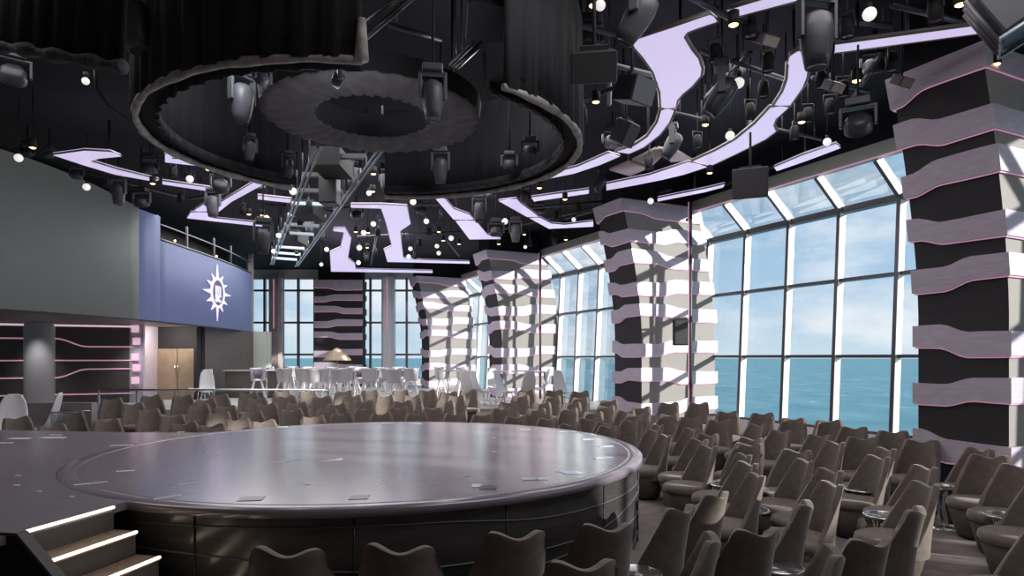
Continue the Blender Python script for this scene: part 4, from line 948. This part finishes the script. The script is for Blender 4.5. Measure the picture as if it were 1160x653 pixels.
for px, py, d_ in ((985, 16, 15), (837, 94, 12), (827, 154, 10), (937, 161, 9), (215, 203, 8), (98, 212, 8), (21, 179, 9), (332, 217, 8), (302, 247, 6), (316, 267, 6), (310, 285, 5), (468, 229, 7), (418, 219, 6), (423, 254, 6), (412, 264, 6), (407, 281, 6), (406, 298, 5), (465, 282, 5), (463, 291, 5), (483, 251, 6), (511, 270, 6), (495, 279, 5), (497, 287, 5), (572, 251, 7), (737, 228, 7), (710, 156, 9), (595, 280, 4), (650, 249, 5), (370, 283, 5), (364, 300, 4), (680, 6, 12), (97, 92, 8)):
    z_ = 5.5; p = atz(px, py, z_); s = d_*p.y/F/.116
    o_ = bp_ if f0 else copy_tree(bp_); f0 = False
    o_.location = p
    for c_ in bpy.data.objects:
        if c_.parent == o_ and c_.name.startswith('globe'): c_.scale = (s, s, s)
    wz = BK if 310 < px < 660 and py > 200 else ('above the video walls' if px < 310 else 'over the right hand seating')
    reg(o_, 'gl'+wz, px, 'small white globe lamp', wz, 'globe lamp', 'white globe lamps')
def down_proto():
    r_ = empty('downlight'); b_ = MB(); b_.lathe([(.001, .12), (.06, .12), (.06, -.02), (.05, -.02)], 12); b_.tube([(0, 0, .12), (0, 0, .98)], .008, 5); b_.build('can', M['black'], r_)
    b_ = MB(); b_.lathe([(.05, -.022), (.03, -.035), (.001, -.04)], 12); b_.build('bulb', M['warm'], r_); return r_
dp_ = down_proto(); bpy.context.view_layer.update(); freeze(dp_); f0 = True
for px, py in ((831, 26), (1088, 3), (1128, 71), (970, 90), (908, 137), (799, 140), (804, 195), (673, 4), (675, 114), (611, 212), (640, 225), (528, 220), (497, 262), (502, 272), (562, 252), (594, 265), (641, 271), (423, 196), (422, 216), (173, 207), (236, 191), (403, 262), (417, 263), (416, 280), (282, 242), (297, 243), (565, 276), (520, 276), (336, 288), (695, 262), (37, 166)):
    z_ = 5.6; p = atz(px, py, z_); o_ = dp_ if f0 else copy_tree(dp_); f0 = False
    o_.location = p
    wz = BK if 310 < px < 720 and py > 190 else ('above the video walls' if px < 310 else 'over the right hand seating')
    reg(o_, 'dl'+wz, px, 'glowing orange downlight', wz, 'downlight', 'warm downlights in the ceiling')
# loudspeakers in the rig
PANPX = [p_ for _, p_ in PAN]
def rig_speaker(px, py, Y, w_, h_, d_, rz, rx, lab, trap=.75, col='speaker'):
    p = aty(px, py, Y); r_ = empty('loudspeaker', p); tag(r_, lab, 'loudspeaker')
    T_ = Matrix.Rotation(R(rz), 4, 'Z') @ Matrix.Rotation(R(rx), 4, 'X')
    b_ = MB(); b_.prism([(-w_/2, -d_/2), (w_/2, -d_/2), (w_/2*trap, d_/2), (-w_/2*trap, d_/2)], -h_/2, h_/2, 0, T_); b_.build('cabinet', M['fix'], r_, bevel=.02)
    b_ = MB(); b_.box(-w_/2*.94, w_/2*.94, -d_/2-.012, -d_/2+.004, -h_/2*.94, h_/2*.94, 0, T_); b_.build('grille', M[col], r_)
    b_ = MB(); b_.tube([(0, 0, h_*.3), (0, 0, CEIL-p.z)], .02, 6); b_.box(-w_*.3, w_*.3, -.03, .03, h_/2, h_/2+.04, 0, T_); b_.build('bracket', M['pipe'], r_)
    return r_
rig_speaker(549, 18, 6.0, .36, .34, .3, 10, 50, 'tilted charcoal loudspeaker above the gap in the drape ring', .8)
rig_speaker(673, 75, 5.9, .42, .27, .27, -8, 30, 'wide charcoal loudspeaker right of the drape ring', .8)
rig_speaker(716, 102, 6.8, .34, .26, .34, 40, 20, 'wedge shaped loudspeaker beside the widest lavender panel', .6, 'fixl')
rs = rig_speaker(850, 208, 10.6, .56, .48, .35, -22, 12, 'square dark box loudspeaker hanging before the window header', .85)
rig_speaker(374, 206, 13, .36, .95, .4, 0, 0, 'tall dark loudspeaker beside the lighting bridge', .9)
rig_speaker(706, 150, 9.5, .3, .34, .3, 50, 30, 'dark wedge loudspeaker behind the thin curved light', .5)
# line array at the top right corner
la = empty('line_array', aty(1138, 22, 5.2)); tag(la, 'angular black lighting rig hanging in the top right corner', 'stage rig')
T_ = Matrix.Rotation(R(-35), 4, 'Z') @ Matrix.Rotation(R(-30), 4, 'Y')
b_ = MB(); b_.box(-.10, .42, -.2, .2, -.16, .3, 0, T_); b_.build('cabinet', M['fix'], la, bevel=.02)
for k in range(3):
    b_ = MB(); b_.tube([T_ @ Vector((-.14, -.12+.12*k, -.18)), T_ @ Vector((-.14, -.12+.12*k, .28))], .022, 8); b_.build('bar', M['fixl'], la)
b_ = MB(); b_.tube([T_ @ Vector((-.14, -.2, -.18)), T_ @ Vector((.42, -.2, -.2)), T_ @ Vector((.42, .2, -.2)), T_ @ Vector((-.14, .2, -.18))], .018, 6, closed=True); b_.build('frame', M['rail'], la)
b_ = MB(); b_.tube([(.1, 0, .2), (.1, 0, CEIL-la.location.z)], .02, 6); b_.build('hanger', M['black'], la)
# small projector units
for px, py, Y, lab in ((620, 42, 6.4, 'small silver projector left of the round wash light'), (944, 98, 8.2, 'small bright flood lamp under the big barrel light'), (868, 45, 7.2, 'small angled silver fitting between the curved lavender lights'), (1022, 92, 8.3, 'small beige sensor box on top of the nearest pillar')):
    p = aty(px, py, Y); r_ = empty('floodlight', p); tag(r_, lab, 'floodlight')
    b_ = MB(); T_ = Matrix.Rotation(R(25), 4, 'Z') @ Matrix.Rotation(R(35), 4, 'X'); b_.box(-.12, .12, -.08, .08, -.06, .06, 0, T_); b_.build('housing', M['fixl'], r_, bevel=.01)
    b_ = MB(); b_.box(-.10, .10, -.09, -.08, -.05, .05, 0, T_); b_.build('face', M['beige'], r_)
    b_ = MB(); b_.tube([(0, 0, .05), (0, 0, CEIL-p.z)], .012, 5); b_.build('hanging_rod', M['black'], r_)
finish_labels()
